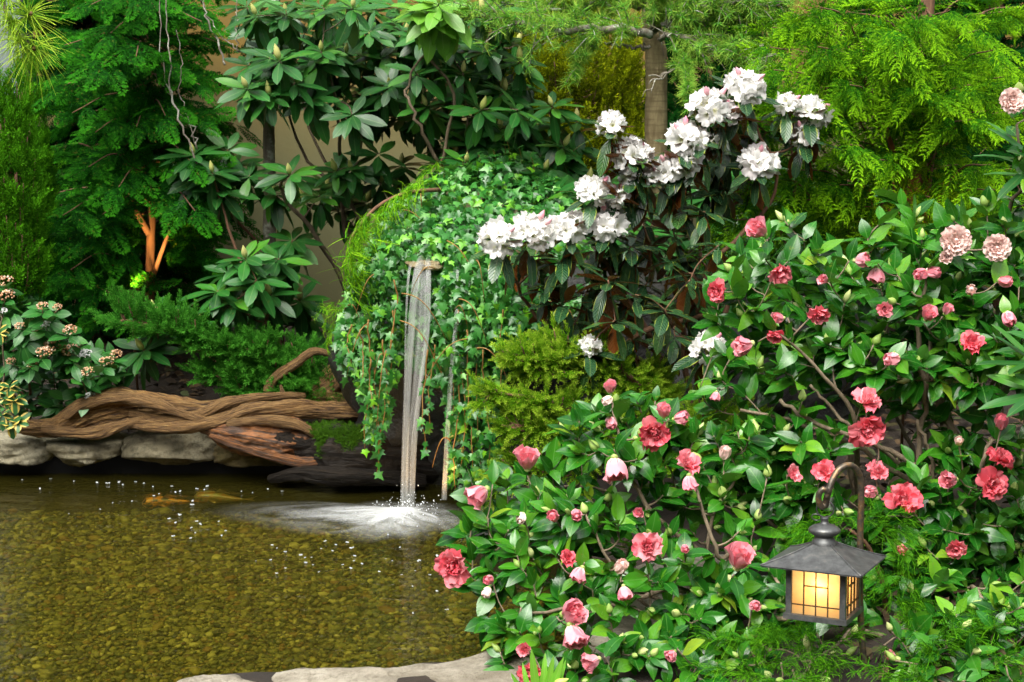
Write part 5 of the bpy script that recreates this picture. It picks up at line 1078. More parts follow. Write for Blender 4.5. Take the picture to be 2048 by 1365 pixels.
FF = [(1220, 778, 34, B, 'pink', (-.1, -.3, .9)), (1214, 802, 22, L_, 'blush', (-.6, -.4, -.2)), (1222, 847, 26, L_, 'pink', (.2, -.7, -.5)), (1306, 862, 62, O, 'coral', (.05, -1, -.15)), (1328, 826, 36, B, 'pink', (0, -.3, .9)), (1357, 838, 36, B, 'pink', (.9, -.4, .2)), (1230, 932, 62, B, 'pink', (.05, -.45, -.75)), (1055, 925, 56, B, 'pink', (0, -.3, 1)), (962, 986, 54, B, 'pink', (-.7, -.4, -.4)), (1042, 1037, 24, L_, 'blush', (-.2, -.8, -.4)), (1106, 1032, 30, L_, 'pink', (-.2, -.6, .3)), (1153, 1030, 27, L_, 'pink', (0, -.95, -.1)), (1372, 932, 50, O, 'pink', (.2, -.5, .7)), (1378, 962, 40, B, 'pink', (0, -.4, -.9)), (1450, 905, 28, L_, 'blush', (.1, -.4, .9)), (1280, 1025, 26, B, 'pink', (-.3, -.6, .2)), (908, 1131, 66, O, 'coral', (-.35, -.95, .1)), (977, 1160, 24, L_, 'pink', (-.4, -.7, .2)), (973, 1186, 22, L_, 'blush', (-.3, -.5, -.5)), (1135, 1118, 36, O, 'coral', (0, -.6, .5)), (1160, 1145, 40, B, 'pink', (-.4, -.4, -.7)), (1243, 1133, 32, L_, 'blush', (.3, -.5, .7)), (1294, 1096, 56, O, 'pink', (0, -.85, .4)), (1248, 1182, 36, B, 'pink', (.1, -.5, -.9)), (1478, 1122, 66, B, 'pink', (.2, -.35, .9)), (1370, 1098, 20, L_, 'pink', (.1, -.9, 0)), (1140, 1226, 66, B, 'pink', (.7, -.5, .4)), (1145, 1266, 60, B, 'pink', (.3, -.6, -.7)), (1510, 1212, 27, L_, 'pink', (.2, -.9, .2)), (1187, 1322, 46, B, 'pink', (-.9, -.4, -.2)), (1052, 1300, 34, B, 'coral', (-.3, -.6, .3)), (1060, 1345, 46, O, 'coral', (-.2, -.7, .2)), (1345, 1308, 30, B, 'pink', (-.5, -.5, -.3))]
FRg = [([(1120, 850), (1200, 800), (1320, 790), (1400, 860), (1400, 930), (1280, 960), (1180, 940)], 26, 0, .2), ([(900, 1010), (1000, 960), (1080, 920), (1180, 930), (1180, 1060), (1060, 1080), (960, 1080)], 24, 0, .2),
       ([(900, 1060), (1060, 1060), (1100, 1200), (1020, 1280), (930, 1220), (940, 1140)], 17, 0, .15), ([(1060, 1060), (1300, 950), (1500, 920), (1560, 1080), (1500, 1250), (1340, 1180), (1120, 1180)], 56, 0, .3),
       ([(1000, 1220), (1130, 1180), (1200, 1330), (1180, 1380), (1000, 1370)], 18, 0, .15), ([(1350, 1160), (1560, 1180), (1560, 1300), (1520, 1380), (1200, 1380), (1230, 1310), (1330, 1290)], 42, 0, .25), ([(1120, 1150), (1360, 1130), (1360, 1290), (1150, 1300)], 15, 0, .2), ([(1380, 870), (1500, 860), (1540, 960), (1460, 1000), (1380, 980)], 12, 0, .25)]
base = np.array([P(1500, 1240, 4.0), P(1540, 1210, 4.1), P(1470, 1290, 3.9)])
cf = camellia('camellia_bush', 'low spreading pink camellia leaning over the pool at bottom centre', base, FRg, FF, 305, 11, Fd, 0.013, keepout=[(1530, 1030, 1790, 1290, 3.6)], up=.05)

# ---------------------------------------------------------------- viburnum and variegated shrub
rng = np.random.default_rng(401)
VL = [leaf(0.52, 5, 0.85, 0.8, 0.25, dr, .01, i) for i, dr in enumerate((.1, .3))]; MVL = me('leaf', VL, lm_vib)
th = empty('viburnum_bush', 'viburnum with tan flower bud clusters at the left behind the driftwood', 'viburnum', P(130, 850, 6.0) * [1, 1, 0] + [0, 0, .2])
cl = [(110, 697, 44), (140, 668, 30), (88, 712, 34), (140, 708, 36), (100, 680, 24), (12, 598, 36), (10, 570, 34), (170, 716, 28, 1), (213, 731, 30), (176, 751, 28), (232, 716, 26), (60, 640, 22), (85, 620, 24), (115, 622, 20), (65, 735, 26), (22, 730, 20), (180, 800, 22, 1), (5, 630, 20, 1), (40, 660, 22), (92, 657, 20, 1)]
tips = [P(x, y - 2, rng.uniform(5.62, 5.78)) for x, y, *_ in cl] + [P(x, y, rng.uniform(5.8, 6.1)) for x, y in spread([(-30, 560), (60, 570), (160, 680), (250, 720), (250, 800), (200, 850), (60, 840), (-30, 800)], 62, rng)]
limbs, twigs, ends = skeleton(np.array([P(60, 850, 6.0) * [1, 1, 0] + [0, 0, .2], P(170, 850, 6.0) * [1, 1, 0] + [0, 0, .2]]), tips, rng, 7, 0.008, 0.003, 0.002); add_wood(th, limbs, twigs, bark_red); Ms = []
for p, e in zip(tips, ends):
    tg = nrm(e[-1] - e[0] + UP * .03)
    for j in range(8):
        az = j * 1.571 + (j // 2) * .6; x = nrm(np.cross(tg, [.1, 1, 0])); y = np.cross(x, tg); r = x * math.cos(az) + y * math.sin(az); Ms.append(frames(p - tg * .014 * (j // 2 + .5), tg * .35 + r + [0, -.1, -.15] + rng.normal(0, .15, 3), UP * .8 + TOCAM * .6 + rng.normal(0, .3, 3), M(rng.uniform(30, 48), p[1]))[0])
scatter(th, 'leaf', 'foliage', VL, MVL, np.array(Ms), lm_vib)
tanm = k = NT('tan_buds'); tanm = k.surf(k.pbr(k.ramp(k.rnd(), [(0, (0.30, 0.14, 0.06)), (.5, (0.50, 0.28, 0.14)), (.85, (0.62, 0.42, 0.28)), (1, (.8, .7, .6))]), .7)); whm = plain('white_florets', (.8, .8, .78), .6)
bs = sphere(5, 4)
def cluster(seed, n=60):
    r_ = np.random.default_rng(seed); a = r_.uniform(0, 6.28, n); rr = np.sqrt(r_.random(n)) * .5; p = np.stack([rr * np.cos(a), rr * np.sin(a), .22 * (1 - (2 * rr) ** 2) + r_.normal(0, .03, n)], 1)
    return bs.at(frames(p, r_.normal(size=(n, 3)), r_.normal(size=(n, 3)), r_.uniform(.04, .075, n)))
MC = [mesh('flower_cluster', cluster(i), tanm) for i in range(3)]; MW_ = mesh('flower_cluster', cluster(7, 80), whm)
for i, (c_, p) in enumerate(zip(cl, tips)): obj('flower_cluster', MW_ if len(c_) > 3 else MC[i % 3], th, frames(p + UP * .012, [1, .1, 0], UP + np.array([rng.normal(0, .2), -.5, 0]), M(c_[2], p[1]))[0])
VV = [leaf(0.55, 5, .9, .7, .3, .2, .02, 9)]; MVV = me('leaf', VV, lm_var); th = empty('variegated_shrub', 'small shrub with cream edged leaves at the far left over the stones', 'shrub', P(-10, 850, 5.6))
tips = [P(x, y, 5.62) for x, y in [(12, 795), (30, 800), (20, 775), (5, 830), (22, 850), (38, 845), (-5, 780), (0, 665)]]
limbs, twigs, ends = skeleton(P(-25, 870, 5.7), tips, rng, 3, .006, .002, .002); add_wood(th, limbs, twigs, bark_twig); Ms = []
for p in tips:
    for j in range(5): a = j * 2.4; Ms.append(frames(p, [math.cos(a), -.5 + rng.normal(0, .2), math.sin(a) * .8 - .1], TOCAM + UP * .7 + rng.normal(0, .3, 3), M(rng.uniform(24, 36), 5.6))[0])
scatter(th, 'leaf', 'foliage', VV, MVV, np.array(Ms), lm_var)
# pale plant behind the camellia, strap leaves at the bottom
LL = [leaf(0.38, 6, .95, .7, .25, .25, .03, i) for i in (3, 4)]; th = empty('primula_plant', 'fresh pale green leafy plant lit behind the camellia stems', 'plant', P(1510, 1010, 4.5))
Ms = [frames(P(x, y, 4.45), [dx, -.25, 1], TOCAM + UP * .3 + rng.normal(0, .3, 3), M(s, 4.4))[0] for x, y, dx, s in [(1500, 1000, -.2, 120), (1520, 1000, .4, 110), (1480, 990, -.7, 100), (1545, 990, .7, 105), (1510, 1005, .1, 90), (1560, 1000, .3, 85), (1470, 1000, -.4, 90), (1535, 1010, -.1, 100), (1590, 990, .4, 80), (1445, 990, -.2, 80)]]
scatter(th, 'leaf', 'foliage', LL, me('leaf', LL, lm_light), np.array(Ms), lm_light)
SL = [leaf(0.16, 7, .6, .5, .3, dr, 0, 1) for dr in (.05, .25)]; th = empty('daffodil_plant', 'upright pale strap leaves with a green bud at the bottom centre', 'plant', W(1090, 1400, .1))
Ms = [frames(P(x, y, 3.42), [dx, dy, 1], TOCAM + rng.normal(0, .3, 3), M(s, 3.42))[0] for x, y, dx, dy, s in [(1075, 1400, -.12, -.1, 118), (1085, 1400, .05, -.1, 100), (1095, 1400, .3, -.2, 110), (1062, 1400, -.25, 0, 80), (1055, 1400, -.6, 0, 70), (1100, 1400, .5, 0, 90), (1088, 1405, .2, 0, 105)]]
scatter(th, 'leaf', 'foliage', SL, me('leaf', SL, lm_light), np.array(Ms), lm_light); obj('bud', mesh('bud', bud_tpl(10, 8, True, .3, 1.0), plain('pale_bud', (.45, .6, .1), .5)), th, frames(P(1108, 1372, 3.4), [.9, -.1, .5], UP, M(36, 3.4))[0])
# moss cushion on the rotting log
n = 2600; pp = spread([(612, 850), (660, 845), (720, 850), (752, 880), (750, 925), (690, 930), (640, 915), (630, 880)], n, rng)
yy = 5.66 - np.sqrt(np.clip(1 - ((pp[:, 1] - 905) / 58.0) ** 2, 0, 1)) * 0.105
pos = np.array([P(x, y, Y) for (x, y), Y in zip(pp, yy)]); MB_ = plume(9, 10, .5, 1, .05)
obj('moss', mesh('moss', MB_.at(frames(pos, np.array([0, -.7, .6]) + rng.normal(0, .5, (n, 3)), rng.normal(size=(n, 3)), rng.uniform(.010, .022, n))), moss_m), ml, kind='stuff')
n = 1500; pp = spread([(540, 792), (600, 780), (690, 790), (700, 800), (640, 812), (560, 806)], n // 2, rng)
obj('moss', mesh('moss', MB_.at(frames(np.array([P(x, y, 5.84) for x, y in pp]), np.array([0, -.5, .8]) + rng.normal(0, .5, (len(pp), 3)), rng.normal(size=(len(pp), 3)), rng.uniform(.006, .014, len(pp)))), moss_m), dl, kind='stuff')
# ground cover: leaf litter and moss on the soil
n = 9000; x = rng.uniform(-3.2, 3.2, n); y = rng.uniform(3.3, 8.1, n); kq = (pond_dist(x, y) > .12) & ((y > 5.95) | (x > .9)); x, y = x[kq], y[kq]; n = len(x)
litm = leaf_mat('litter_leaf', [(0, (.03, .018, .008)), (.6, (.09, .05, .02)), (1, (.04, .06, .012))], .8, 0)
obj('leaf_litter', mesh('leaf_litter', leaf(.5, 4, .8, .8, .3, .2, cols=2).at(frames(np.stack([x, y, ground_z(x, y) + .03], 1), rng.normal(0, 1, (n, 3)) * [1, 1, .25], UP + rng.normal(0, .3, (n, 3)), rng.uniform(.03, .07, n))), litm), kind='stuff')

# ---------------------------------------------------------------- lantern and hook
k = NT('lantern_metal'); n1 = k.noise(40, 6, .7, k.pos()); patina = k.surf(k.pbr(k.ramp(n1, [(.3, (.060, .062, .062)), (.55, (.12, .125, .125)), (.75, (.20, .195, .175))]), .42, k.bump(n1, .15, .003), Metallic=.55))
k = NT('pole_metal'); n1 = k.noise(55, 6, .7, k.pos()); polem = k.surf(k.pbr(k.ramp(n1, [(.35, (.05, .042, .034)), (.5, (.12, .10, .075)), (.62, (.24, .14, .055)), (.75, (.34, .30, .25))]), .38, k.bump(n1, .35, .004), Metallic=.6))
LY = 3.35; q = P(1647, 1185, LY); mpx = M(1, 3.38); S = 0.147; rot = math.radians(-28)
hp = empty('shepherd_hook', 'bronze shepherd hook pole with a curled end carrying the lantern', 'pole', W(1733, 1380, .12))
c = curve([P(1650, 1014, LY), P(1655, 990, LY), P(1664, 962, LY + .01), P(1678, 940, LY + .02), P(1697, 931, LY + .03), P(1713, 940, LY + .04), P(1721, 962, LY + .05), P(1722, 1000, LY + .05), P(1720, 1090, LY + .05), P(1720, 1200, LY + .05), P(1725, 1290, LY + .04), P(1736, 1400, LY + .02), P(1742, 1480, LY)], 90)
obj('pole', mesh('pole', tube(c, 0.0082, 14, True, .03, 2), polem), hp)
c = curve([P(1651, 1010, LY), P(1643, 1013, LY - .005), P(1637, 1000, LY - .01), P(1639, 986, LY - .012), P(1647, 979, LY - .012), P(1655, 985, LY - .012), P(1653, 995, LY - .012)], 40)
obj('curl', mesh('curl', tube(c, np.linspace(.0085, .0065, 40), 12), polem), hp)
ln = empty('lantern', 'lit square garden lantern with a pagoda roof and amber panes', 'lantern', q)
R2 = np.array([[math.cos(rot), -math.sin(rot), 0], [math.sin(rot), math.cos(rot), 0], [0, 0, 1.]])
zb, zt = P(1647, 1219, LY)[2], P(1647, 1124, LY)[2]; cx, cyy = q[0], LY
def rb(c_, s_): 
    t = box(c_, s_); t.v = t.v @ R2.T + np.array([cx, cyy, 0]); return t
def lobj(nm, t, m, par=ln, smooth=False): return obj(nm, mesh(nm, t, m, smooth), par)
h = S / 2; H = zt - zb
lobj('base', [rb((0, 0, zb - .006), (S + .010, S + .010, .013)), ], patina)
for sx_ in (-1, 1):
    for sy in (-1, 1): lobj('post', rb((sx_ * (h - .007), sy * (h - .007), zb + H / 2), (.014, .014, H)), patina)
lobj('top_frame', [rb((0, 0, zt + .004), (S + .004, S + .004, .008))], patina)
k = NT('amber_pane'); nz = k.noise(25, 4, .6, k.pos()); ac = k.ramp(nz, [(.3, (.95, .66, .30)), (.7, (.98, .78, .46))])
tr = k.n('ShaderNodeBsdfTranslucent'); k.l(ac, tr.inputs[0]); em = k.n('ShaderNodeEmission', Strength=0.10); k.l(ac, em.inputs[0]); gl = k.n('ShaderNodeBsdfGlossy', Roughness=.25)
ad = k.n('ShaderNodeAddShader'); k.l(k.mixsh(.04, tr.outputs[0], gl.outputs[0]), ad.inputs[0]); k.l(em.outputs[0], ad.inputs[1]); amber = k.surf(ad.outputs[0])
mun = plain('muntin', (.05, .03, .012), .5)
for side in range(4):
    a = side * math.pi / 2; Rz = np.array([[math.cos(a), -math.sin(a), 0], [math.sin(a), math.cos(a), 0], [0, 0, 1.]])
    def sb(c_, s_):
        t = box(c_, s_); t.v = t.v @ Rz.T @ R2.T + np.array([cx, cyy, 0]); return t
    w = S - .028; pn = lobj('pane', sb((0, -h + .009, zb + H / 2), (w, .003, H)), amber)
    Y_ = -h + .005; bars = [(-w / 4, zb + H / 2, .0028, H), (0, zb + H / 2, .0028, H), (w / 4, zb + H / 2, .0028, H)]
    for bx, bz, sw, sh_ in bars: lobj('muntin', sb((bx, Y_, bz), (sw, .004, sh_)), mun, pn)
    for bz, x0, x1 in ((zb + H * .20, -w / 2, w / 2), (zb + H * .59, -w / 4, w / 4), (zb + H * .96, -w / 2, w / 2)): lobj('muntin', sb(((x0 + x1) / 2, Y_ - .0006, bz), (x1 - x0, .004, .0028)), mun, pn)
# roof: four concave faces with standing ridges
E = .246 / 2; zr = zt + .004; rise = .040; v, f = [], []; ns, nc = 8, 10
for side in range(4):
    a = side * math.pi / 2; ca, sa = math.cos(a), math.sin(a)
    for i in range(ns + 1):
        t = i / ns; e = E + (.024 - E) * t; z = zr + rise * (0.72 * t + 0.28 * t * t) - .004 * (1 - t)
        for j in range(nc + 1):
            s = (j / nc * 2 - 1) * e; v.append((s * ca + e * sa, s * sa - e * ca, z))
    o = side * (ns + 1) * (nc + 1)
    for i in range(ns):
        for j in range(nc): kk = o + i * (nc + 1) + j; f.append((kk, kk + 1, kk + nc + 2, kk + nc + 1))
v = np.array(v); v2 = v.copy(); v2[:, 2] -= .003; nn_ = len(v)
roof = T(np.vstack([v, v2]) @ R2.T + np.array([cx, cyy, 0]), f + [tuple(x + nn_ for x in q_[::-1]) for q_ in f]); ro = lobj('roof', roof, patina)
for side in range(4):
    a = math.pi / 4 + side * math.pi / 2; r_ = math.sqrt(2)
    c = np.array([[(E + (.024 - E) * t) * r_ * math.cos(a), (E + (.024 - E) * t) * r_ * math.sin(a), zr + rise * (.72 * t + .28 * t * t) - .004 * (1 - t) + .001] for t in np.linspace(0, 1, 8)]) @ R2.T + np.array([cx, cyy, 0])
    obj('ridge', mesh('ridge', tube(c, .0022, 6), patina), ro)
fin = lathe([(.030, 0), (.030, .012), (.026, .016), (.024, .02), (.022, .024), (.030, .028), (.038, .034), (.040, .039), (.037, .044), (.028, .050), (.015, .054), (.010, .056), (.009, .066), (.011, .069), (.006, .072), (.001, .072)], 32)
fin.v = fin.v + np.array([cx, cyy, zr + rise - .006]); lobj('finial', fin, patina, smooth=True)
zz = zr + rise + .066
def ring(c_, R_, r_, ax_):
    t_ = np.linspace(0, 2 * math.pi, 33); x_ = nrm(np.cross(ax_, [0, 0, 1.])); y_ = np.cross(ax_, x_); return tube(np.asarray(c_) + np.outer(np.cos(t_), x_) * R_ + np.outer(np.sin(t_), y_) * R_, r_, 8, False)
obj('ring', mesh('ring', ring((cx + .001, cyy, zz + .019), .021, .0018, nrm([.25, 1, .15])), patina), ln)
obj('ring', mesh('ring', ring((cx - .020, cyy + .004, zz - .002), .011, .0015, nrm([.3, .8, .6])), patina), ln)
k = NT('bulb'); em = k.n('ShaderNodeEmission', Strength=18.0); em.inputs[0].default_value = (1, .84, .58, 1); b = sphere(14, 10); b.v = b.v * [.014, .014, .020] + np.array([cx - .012, cyy - .042, zb + H * .60]); obj('bulb', mesh('bulb', b, k.surf(em.outputs[0])), ln)

ln.rotation_euler = (math.radians(-6), 0, 0)      # it hangs a little askew

# ---------------------------------------------------------------- falling water, foam, bubbles, fish
k = NT('falling_water'); uvn = k.uv(); n1 = k.noise(1.0, 4, .6, k.mapping(uvn, (0.6, 3.5, 1))); lw = k.n('ShaderNodeLayerWeight', Blend=.5); a_ = k.ramp(n1, [(.25, (.06, .06, .06)), (.75, (.46, .46, .46))])
tr = k.n('ShaderNodeBsdfTransparent'); b = k.pbr((.80, .82, .80), .35); t2 = k.n('ShaderNodeBsdfTranslucent'); t2.inputs[0].default_value = (.8, .82, .8, 1)
a_ = k.math('MULTIPLY', a_, k.math('POWER', k.math('SUBTRACT', 1.0, lw.outputs['Facing']), .8))
waterf = k.surf(k.mixsh(a_, tr.outputs[0], k.mixsh(.5, b, t2.outputs[0])))
k = NT('water_veil'); lw = k.n('ShaderNodeLayerWeight', Blend=.5); a_ = k.math('MULTIPLY', k.ramp(k.noise(1.0, 4, .6, k.mapping(k.uv(), (.9, 9, 1))), [(.38, (.03, .03, .03)), (.75, (.26, .26, .26))]), k.math('SUBTRACT', 1.0, lw.outputs['Facing'])); tr = k.n('ShaderNodeBsdfTransparent'); veilm = k.surf(k.mixsh(a_, tr.outputs[0], k.pbr((.8, .82, .8), .25)))
k = NT('trickle'); lw = k.n('ShaderNodeLayerWeight', Blend=.5); a_ = k.math('MULTIPLY', k.ramp(k.noise(1.0, 5, .65, k.mapping(k.uv(), (7, 4, 1))), [(.40, (.02, .02, .02)), (.72, (.30, .30, .30))]), k.math('SUBTRACT', 1.0, lw.outputs['Facing'])); tr = k.n('ShaderNodeBsdfTransparent'); tricklem = k.surf(k.mixsh(a_, tr.outputs[0], k.pbr((.8, .82, .8), .25)))
wf = empty('waterfall', 'silky main stream of water falling from the ivy into the pond', 'waterfall', W(820, 1020))
def stream(pts, nm, par, m=None):
    a = np.array(pts, float); c = curve([P(x, y, Y) for x, y, Y, r in a], 50); r = np.interp(np.linspace(0, 1, 50), np.linspace(0, 1, len(a)), [M(x[3], x[2]) for x in a])
    return obj(nm, mesh(nm, tube(c, r, 20, False, flat=.35), m or waterf), par)
stream([(850, 512, 5.50, 6), (840, 526, 5.42, 8), (831, 570, 5.36, 8), (823, 660, 5.33, 8), (817, 760, 5.31, 7), (812, 880, 5.30, 6), (809, 1022, 5.30, 7)], 'strand', wf)
stream([(853, 512, 5.50, 5), (856, 530, 5.43, 6), (858, 590, 5.38, 4), (855, 670, 5.35, 4), (842, 760, 5.33, 5), (829, 880, 5.31, 6), (823, 1022, 5.31, 6)], 'strand', wf)
stream([(848, 530, 5.44, 10), (845, 600, 5.38, 11), (840, 700, 5.35, 12), (830, 800, 5.33, 8), (818, 900, 5.31, 5), (816, 1022, 5.31, 5)], 'veil', wf, veilm)
stream([(828, 522, 5.45, 3), (818, 545, 5.37, 3), (812, 640, 5.33, 2), (810, 760, 5.31, 2), (806, 880, 5.30, 2), (803, 1022, 5.30, 3)], 'strand', wf, veilm)
wf2 = empty('waterfall', 'thin side trickle of water right of the main fall', 'waterfall', W(890, 1000))
stream([(915, 540, 5.36, 3), (912, 640, 5.31, 4), (903, 740, 5.29, 5), (896, 850, 5.28, 5), (888, 1000, 5.28, 6)], 'strand', wf2, tricklem)
k = NT('foam'); uvn = k.n('ShaderNodeSeparateXYZ'); k.l(k.uv(), uvn.inputs[0])
st = k.noise(1.0, 5, .6, k.mapping(k.uv(), (2.6, 13, 1)), 1.2); fall = k.math('SUBTRACT', 1.0, uvn.outputs[0])
al = k.math('MULTIPLY', k.math('POWER', fall, 1.5), k.math('MULTIPLY', k.ramp(st, [(.32, (0, 0, 0)), (.85, (1, 1, 1))]), 1.2)); al = k.math('MAXIMUM', al, k.math('MULTIPLY', k.math('POWER', fall, 5.0), .85)); al = k.math('MINIMUM', al, .92)
tr = k.n('ShaderNodeBsdfTransparent'); foam = k.surf(k.mixsh(al, tr.outputs[0], k.pbr((.75, .78, .78), .6)))
def foam_sheet(nm, c_, lens, th_, z, par, hump=.03, nrad=12):
    v, f, uvs = [], [], []; na = 48
    for i in range(nrad + 1):
        t = i / nrad
        for j in range(na):
            a = 2 * math.pi * j / na; L = np.interp(math.degrees(a), th_, lens, period=360); v.append((c_[0] + L * t * math.cos(a), c_[1] + L * t * math.sin(a), z + hump * (1 - t) ** 2.2)); uvs.append((t, j / na))
    for i in range(nrad):
        for j in range(na): kk = (j + 1) % na; f.append((i * na + j, i * na + kk, (i + 1) * na + kk, (i + 1) * na + j))
    return obj(nm, mesh(nm, T(v, f, uvs), foam), par)
fo = empty('splash_foam', 'white foam spreading where the main stream hits the pond', 'foam', W(815, 1025)); c_ = W(815, 1028)
foam_sheet('foam', c_, [.24, .2, .14, .26, .85, .62, .42, .42, .24, .40], [0, 45, 90, 150, 176, 195, 225, 255, 290, 312], .005, fo, .02)
foam_sheet('foam', W(790, 1040), [.16, .12, .10, .3, .40, .40, .26, .22, .34, .2], [0, 45, 90, 150, 180, 205, 235, 262, 295, 330], .010, fo, .02)
r_ = np.random.default_rng(70); nd = 170; dd = np.abs(r_.normal(0, .09, nd)); aa = r_.uniform(0, 6.28, nd); hh = np.abs(r_.normal(0, .045, nd)) * np.exp(-dd * 6)
dropm = plain('droplets', (.8, .83, .85), .2); obj('droplets', mesh('droplets', sphere(5, 4).at(frames(np.stack([c_[0] + dd * np.cos(aa), c_[1] + dd * np.sin(aa), .008 + hh], 1), r_.normal(size=(nd, 3)), r_.normal(size=(nd, 3)), r_.uniform(.0008, .0028, nd))), dropm), fo, kind='stuff')
BUB = [(80, 978, 7), (45, 960, 4), (102, 958, 5), (148, 963, 5), (193, 966, 7), (215, 967, 9), (238, 965, 8), (247, 970, 6), (272, 964, 5), (288, 967, 5), (305, 974, 5), (343, 973, 6), (360, 983, 6), (352, 985, 6), (395, 978, 7), (415, 973, 8), (408, 980, 5), (307, 992, 6), (318, 988, 4), (265, 1003, 5), (201, 1019, 4), (138, 1028, 3), (225, 1006, 4), (358, 1030, 10), (338, 1038, 7), (352, 1046, 6), (402, 1049, 9), (394, 1043, 6), (382, 1056, 6), (390, 1066, 6), (346, 1073, 7), (382, 1077, 6), (444, 1072, 7), (452, 1062, 5), (437, 1043, 5), (385, 1002, 8), (384, 1010, 8), (545, 1091, 6), (554, 1097, 5), (571, 1104, 6), (541, 1120, 6), (512, 1122, 4), (553, 1147, 6), (602, 1111, 8), (610, 1116, 6), (612, 1126, 7), (623, 1115, 4), (638, 1144, 6), (626, 1130, 4), (571, 1137, 5), (650, 1083, 7), (672, 1090, 6), (695, 1085, 7), (704, 1096, 10), (665, 1102, 6), (642, 1098, 4), (685, 1130, 6), (702, 1137, 8), (710, 1112, 7), (708, 1122, 5), (724, 1128, 7), (758, 1144, 6), (803, 1150, 5), (836, 1123, 6), (840, 1121, 7), (860, 1150, 6), (825, 1173, 5), (873, 1183, 7), (893, 1220, 8), (826, 1227, 6), (785, 1122, 4), (772, 1118, 4), (483, 983, 5), (535, 979, 5), (564, 983, 5), (505, 986, 4), (876, 1112, 9), (885, 1120, 8), (800, 1095, 6), (775, 1070, 6), (830, 1142, 4)]
k = NT('bubble'); fr = k.n('ShaderNodeFresnel', IOR=1.6); gl = k.n('ShaderNodeBsdfGlossy', Roughness=.12); df = k.pbr((.78, .83, .85), .3); tr = k.n('ShaderNodeBsdfTransparent'); bubm = k.surf(k.mixsh(.42, tr.outputs[0], k.mixsh(.25, df, gl.outputs[0])))
r_ = np.random.default_rng(77); bm_ = []
for s in range(3):
    ts = []
    for j in range(4): t = sphere(8, 6); t.v = t.v * r_.uniform(.25, .5) * [1, 1, .8] + [r_.uniform(-.7, .7), r_.uniform(-.6, .6), .12] * np.array([1, 1, 1]) * (j > 0); ts.append(t)
    bm_.append(mesh('bubble_cluster', merge(ts), bubm))
for i, (x, y, s) in enumerate(BUB):
    p = W(x, y, .003); obj('bubble_cluster', bm_[i % 3], None, frames(p, [math.cos(i), math.sin(i), 0], UP, M(s * .62, p[1]))[0], label='small cluster of white air bubbles floating on the pond water', cat='bubbles', group='air bubbles floating on the pond')
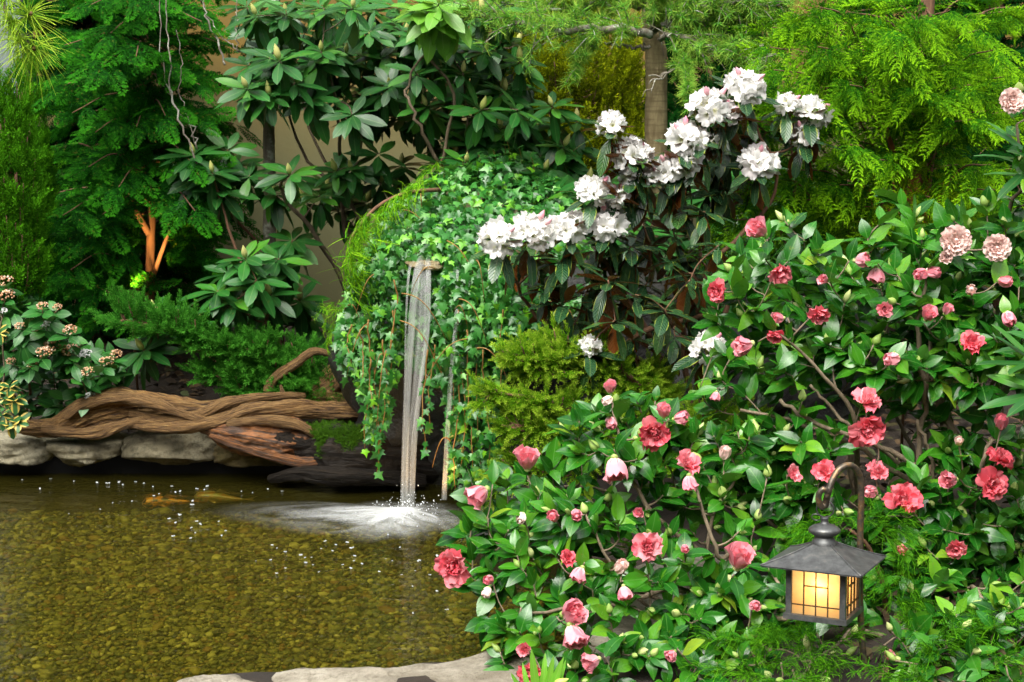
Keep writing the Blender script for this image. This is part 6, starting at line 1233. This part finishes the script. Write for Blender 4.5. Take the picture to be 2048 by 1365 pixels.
def koi(px, py, L, ang, body, spot, label):
    th = empty('koi', label, 'fish', W(px, py, -.05)); b = W(px, py, -.085); cs = []; rr = []
    for t in np.linspace(0, 1, 18): cs.append((t - .5, .05 * math.sin(t * 5), 0)); rr.append(.14 * math.sin(math.pi * min(1, t ** .6 * .93 + .04)) ** .8 * (1 - .55 * t) + .008)
    a = math.radians(ang); Rk = np.array([[math.cos(a), -math.sin(a), 0], [math.sin(a), math.cos(a), 0], [0, 0, 1.]])
    k = NT('koi_skin'); n_ = k.noise(6.5, 2, .5, k.uv()); km = k.surf(k.pbr(k.ramp(n_, [(.46, body), (.54, spot)]), .3))
    def put(nm, t): t.v = (t.v * L) @ Rk.T + b; obj(nm, mesh(nm, t, km), th)
    put('body', tube(np.array(cs), rr, 14, True, flat=1.0)); fin_ = lambda p0, p1, p2, p3: T([p0, p1, p2, p3, tuple(np.array(p0) + [0, 0, .01]), tuple(np.array(p1) + [0, 0, .01]), tuple(np.array(p2) + [0, 0, .01]), tuple(np.array(p3) + [0, 0, .01])], [(3, 2, 1, 0), (4, 5, 6, 7), (0, 1, 5, 4), (1, 2, 6, 5), (2, 3, 7, 6), (3, 0, 4, 7)])
    put('tail', fin_((.46, -.06, 0), (.72, -.20, .02), (.62, -.05, 0), (.70, .10, .02))); put('fin', fin_((-.22, .10, -.02), (-.05, .26, -.03), (.02, .20, -.03), (-.10, .09, -.02))); put('fin', fin_((-.22, -.08, -.02), (-.05, -.24, -.03), (.02, -.18, -.03), (-.10, -.07, -.02))); put('dorsal_fin', T([(-.1, 0, .11), (.0, 0, .19), (.2, .0, .10), (.2, .012, .09), (.0, .012, .18), (-.1, .012, .11)], [(0, 1, 4, 5), (1, 2, 3, 4), (0, 1, 2), (5, 4, 3), (0, 2, 3, 5)]))
koi(335, 1005, .20, 12, (.012, .011, .010), (.55, .20, .015), 'dark koi with an orange patch swimming under the surface at left')
koi(440, 997, .22, -4, (.20, .17, .06), (.30, .14, .03), 'pale yellow koi swimming left of the waterfall foam')

# ---------------------------------------------------------------- the garden's small lamps, lit in the photograph
lampm = plain('lamp_housing', (.10, .06, .03), .4, Metallic=.7); k = NT('lamp_lens'); em = k.n('ShaderNodeEmission', Strength=6.0); em.inputs[0].default_value = (1, .50, .10, 1); lens = k.surf(em.outputs[0])
def spot_lamp(label, p, aim, energy, r=.03, ang=60):
    th = empty('garden_spotlight', label, 'lamp', p); d = nrm(np.asarray(aim) - p); Mx = frames(p, np.cross(d, [.3, .2, .9]), d, 1.0)[0]
    obj('housing', mesh('housing', lathe([(.002, -.07), (r * .8, -.07), (r, -.03), (r, .02), (r * .92, .02), (r * .9, .0)], 18).at(Mx), lampm), th); obj('lens', mesh('lens', lathe([(r * .9, .004), (r * .5, .008), (.001, .010)], 18).at(Mx), lens), th)
    obj('stake', mesh('stake', tube(np.array([p - d * .05, p * [1, 1, 0] + [0, 0, float(ground_z(p[0], p[1])[0]) - .05]]), .006, 6), lampm), th)
    l = bpy.data.lights.new('spot', 'SPOT'); l.energy = energy; l.color = (1, .56, .18); l.spot_size = math.radians(ang); l.spot_blend = .6; l.shadow_soft_size = .03; o = bpy.data.objects.new('spot', l); C.link(o); o.parent = th
    o.matrix_basis = Matrix.Translation(Vector((d * .03).tolist())) @ Vector((-d).tolist()).to_track_quat('Z', 'Y').to_matrix().to_4x4()
spot_lamp('small glowing uplight at the foot of the left cypress trunk', P(268, 590, 6.55), P(303, 480, 6.78), 16, .03, 64)
spot_lamp('small glowing uplight low beside the waterfall pool', W(935, 1030, .05) + [.05, .02, 0], P(825, 860, 5.33), 7, .035, 80)
spot_lamp('small glowing uplight inside the golden cypress on the right', P(1822, 512, 5.2), P(1838, 380, 5.9), 5, .03, 70)
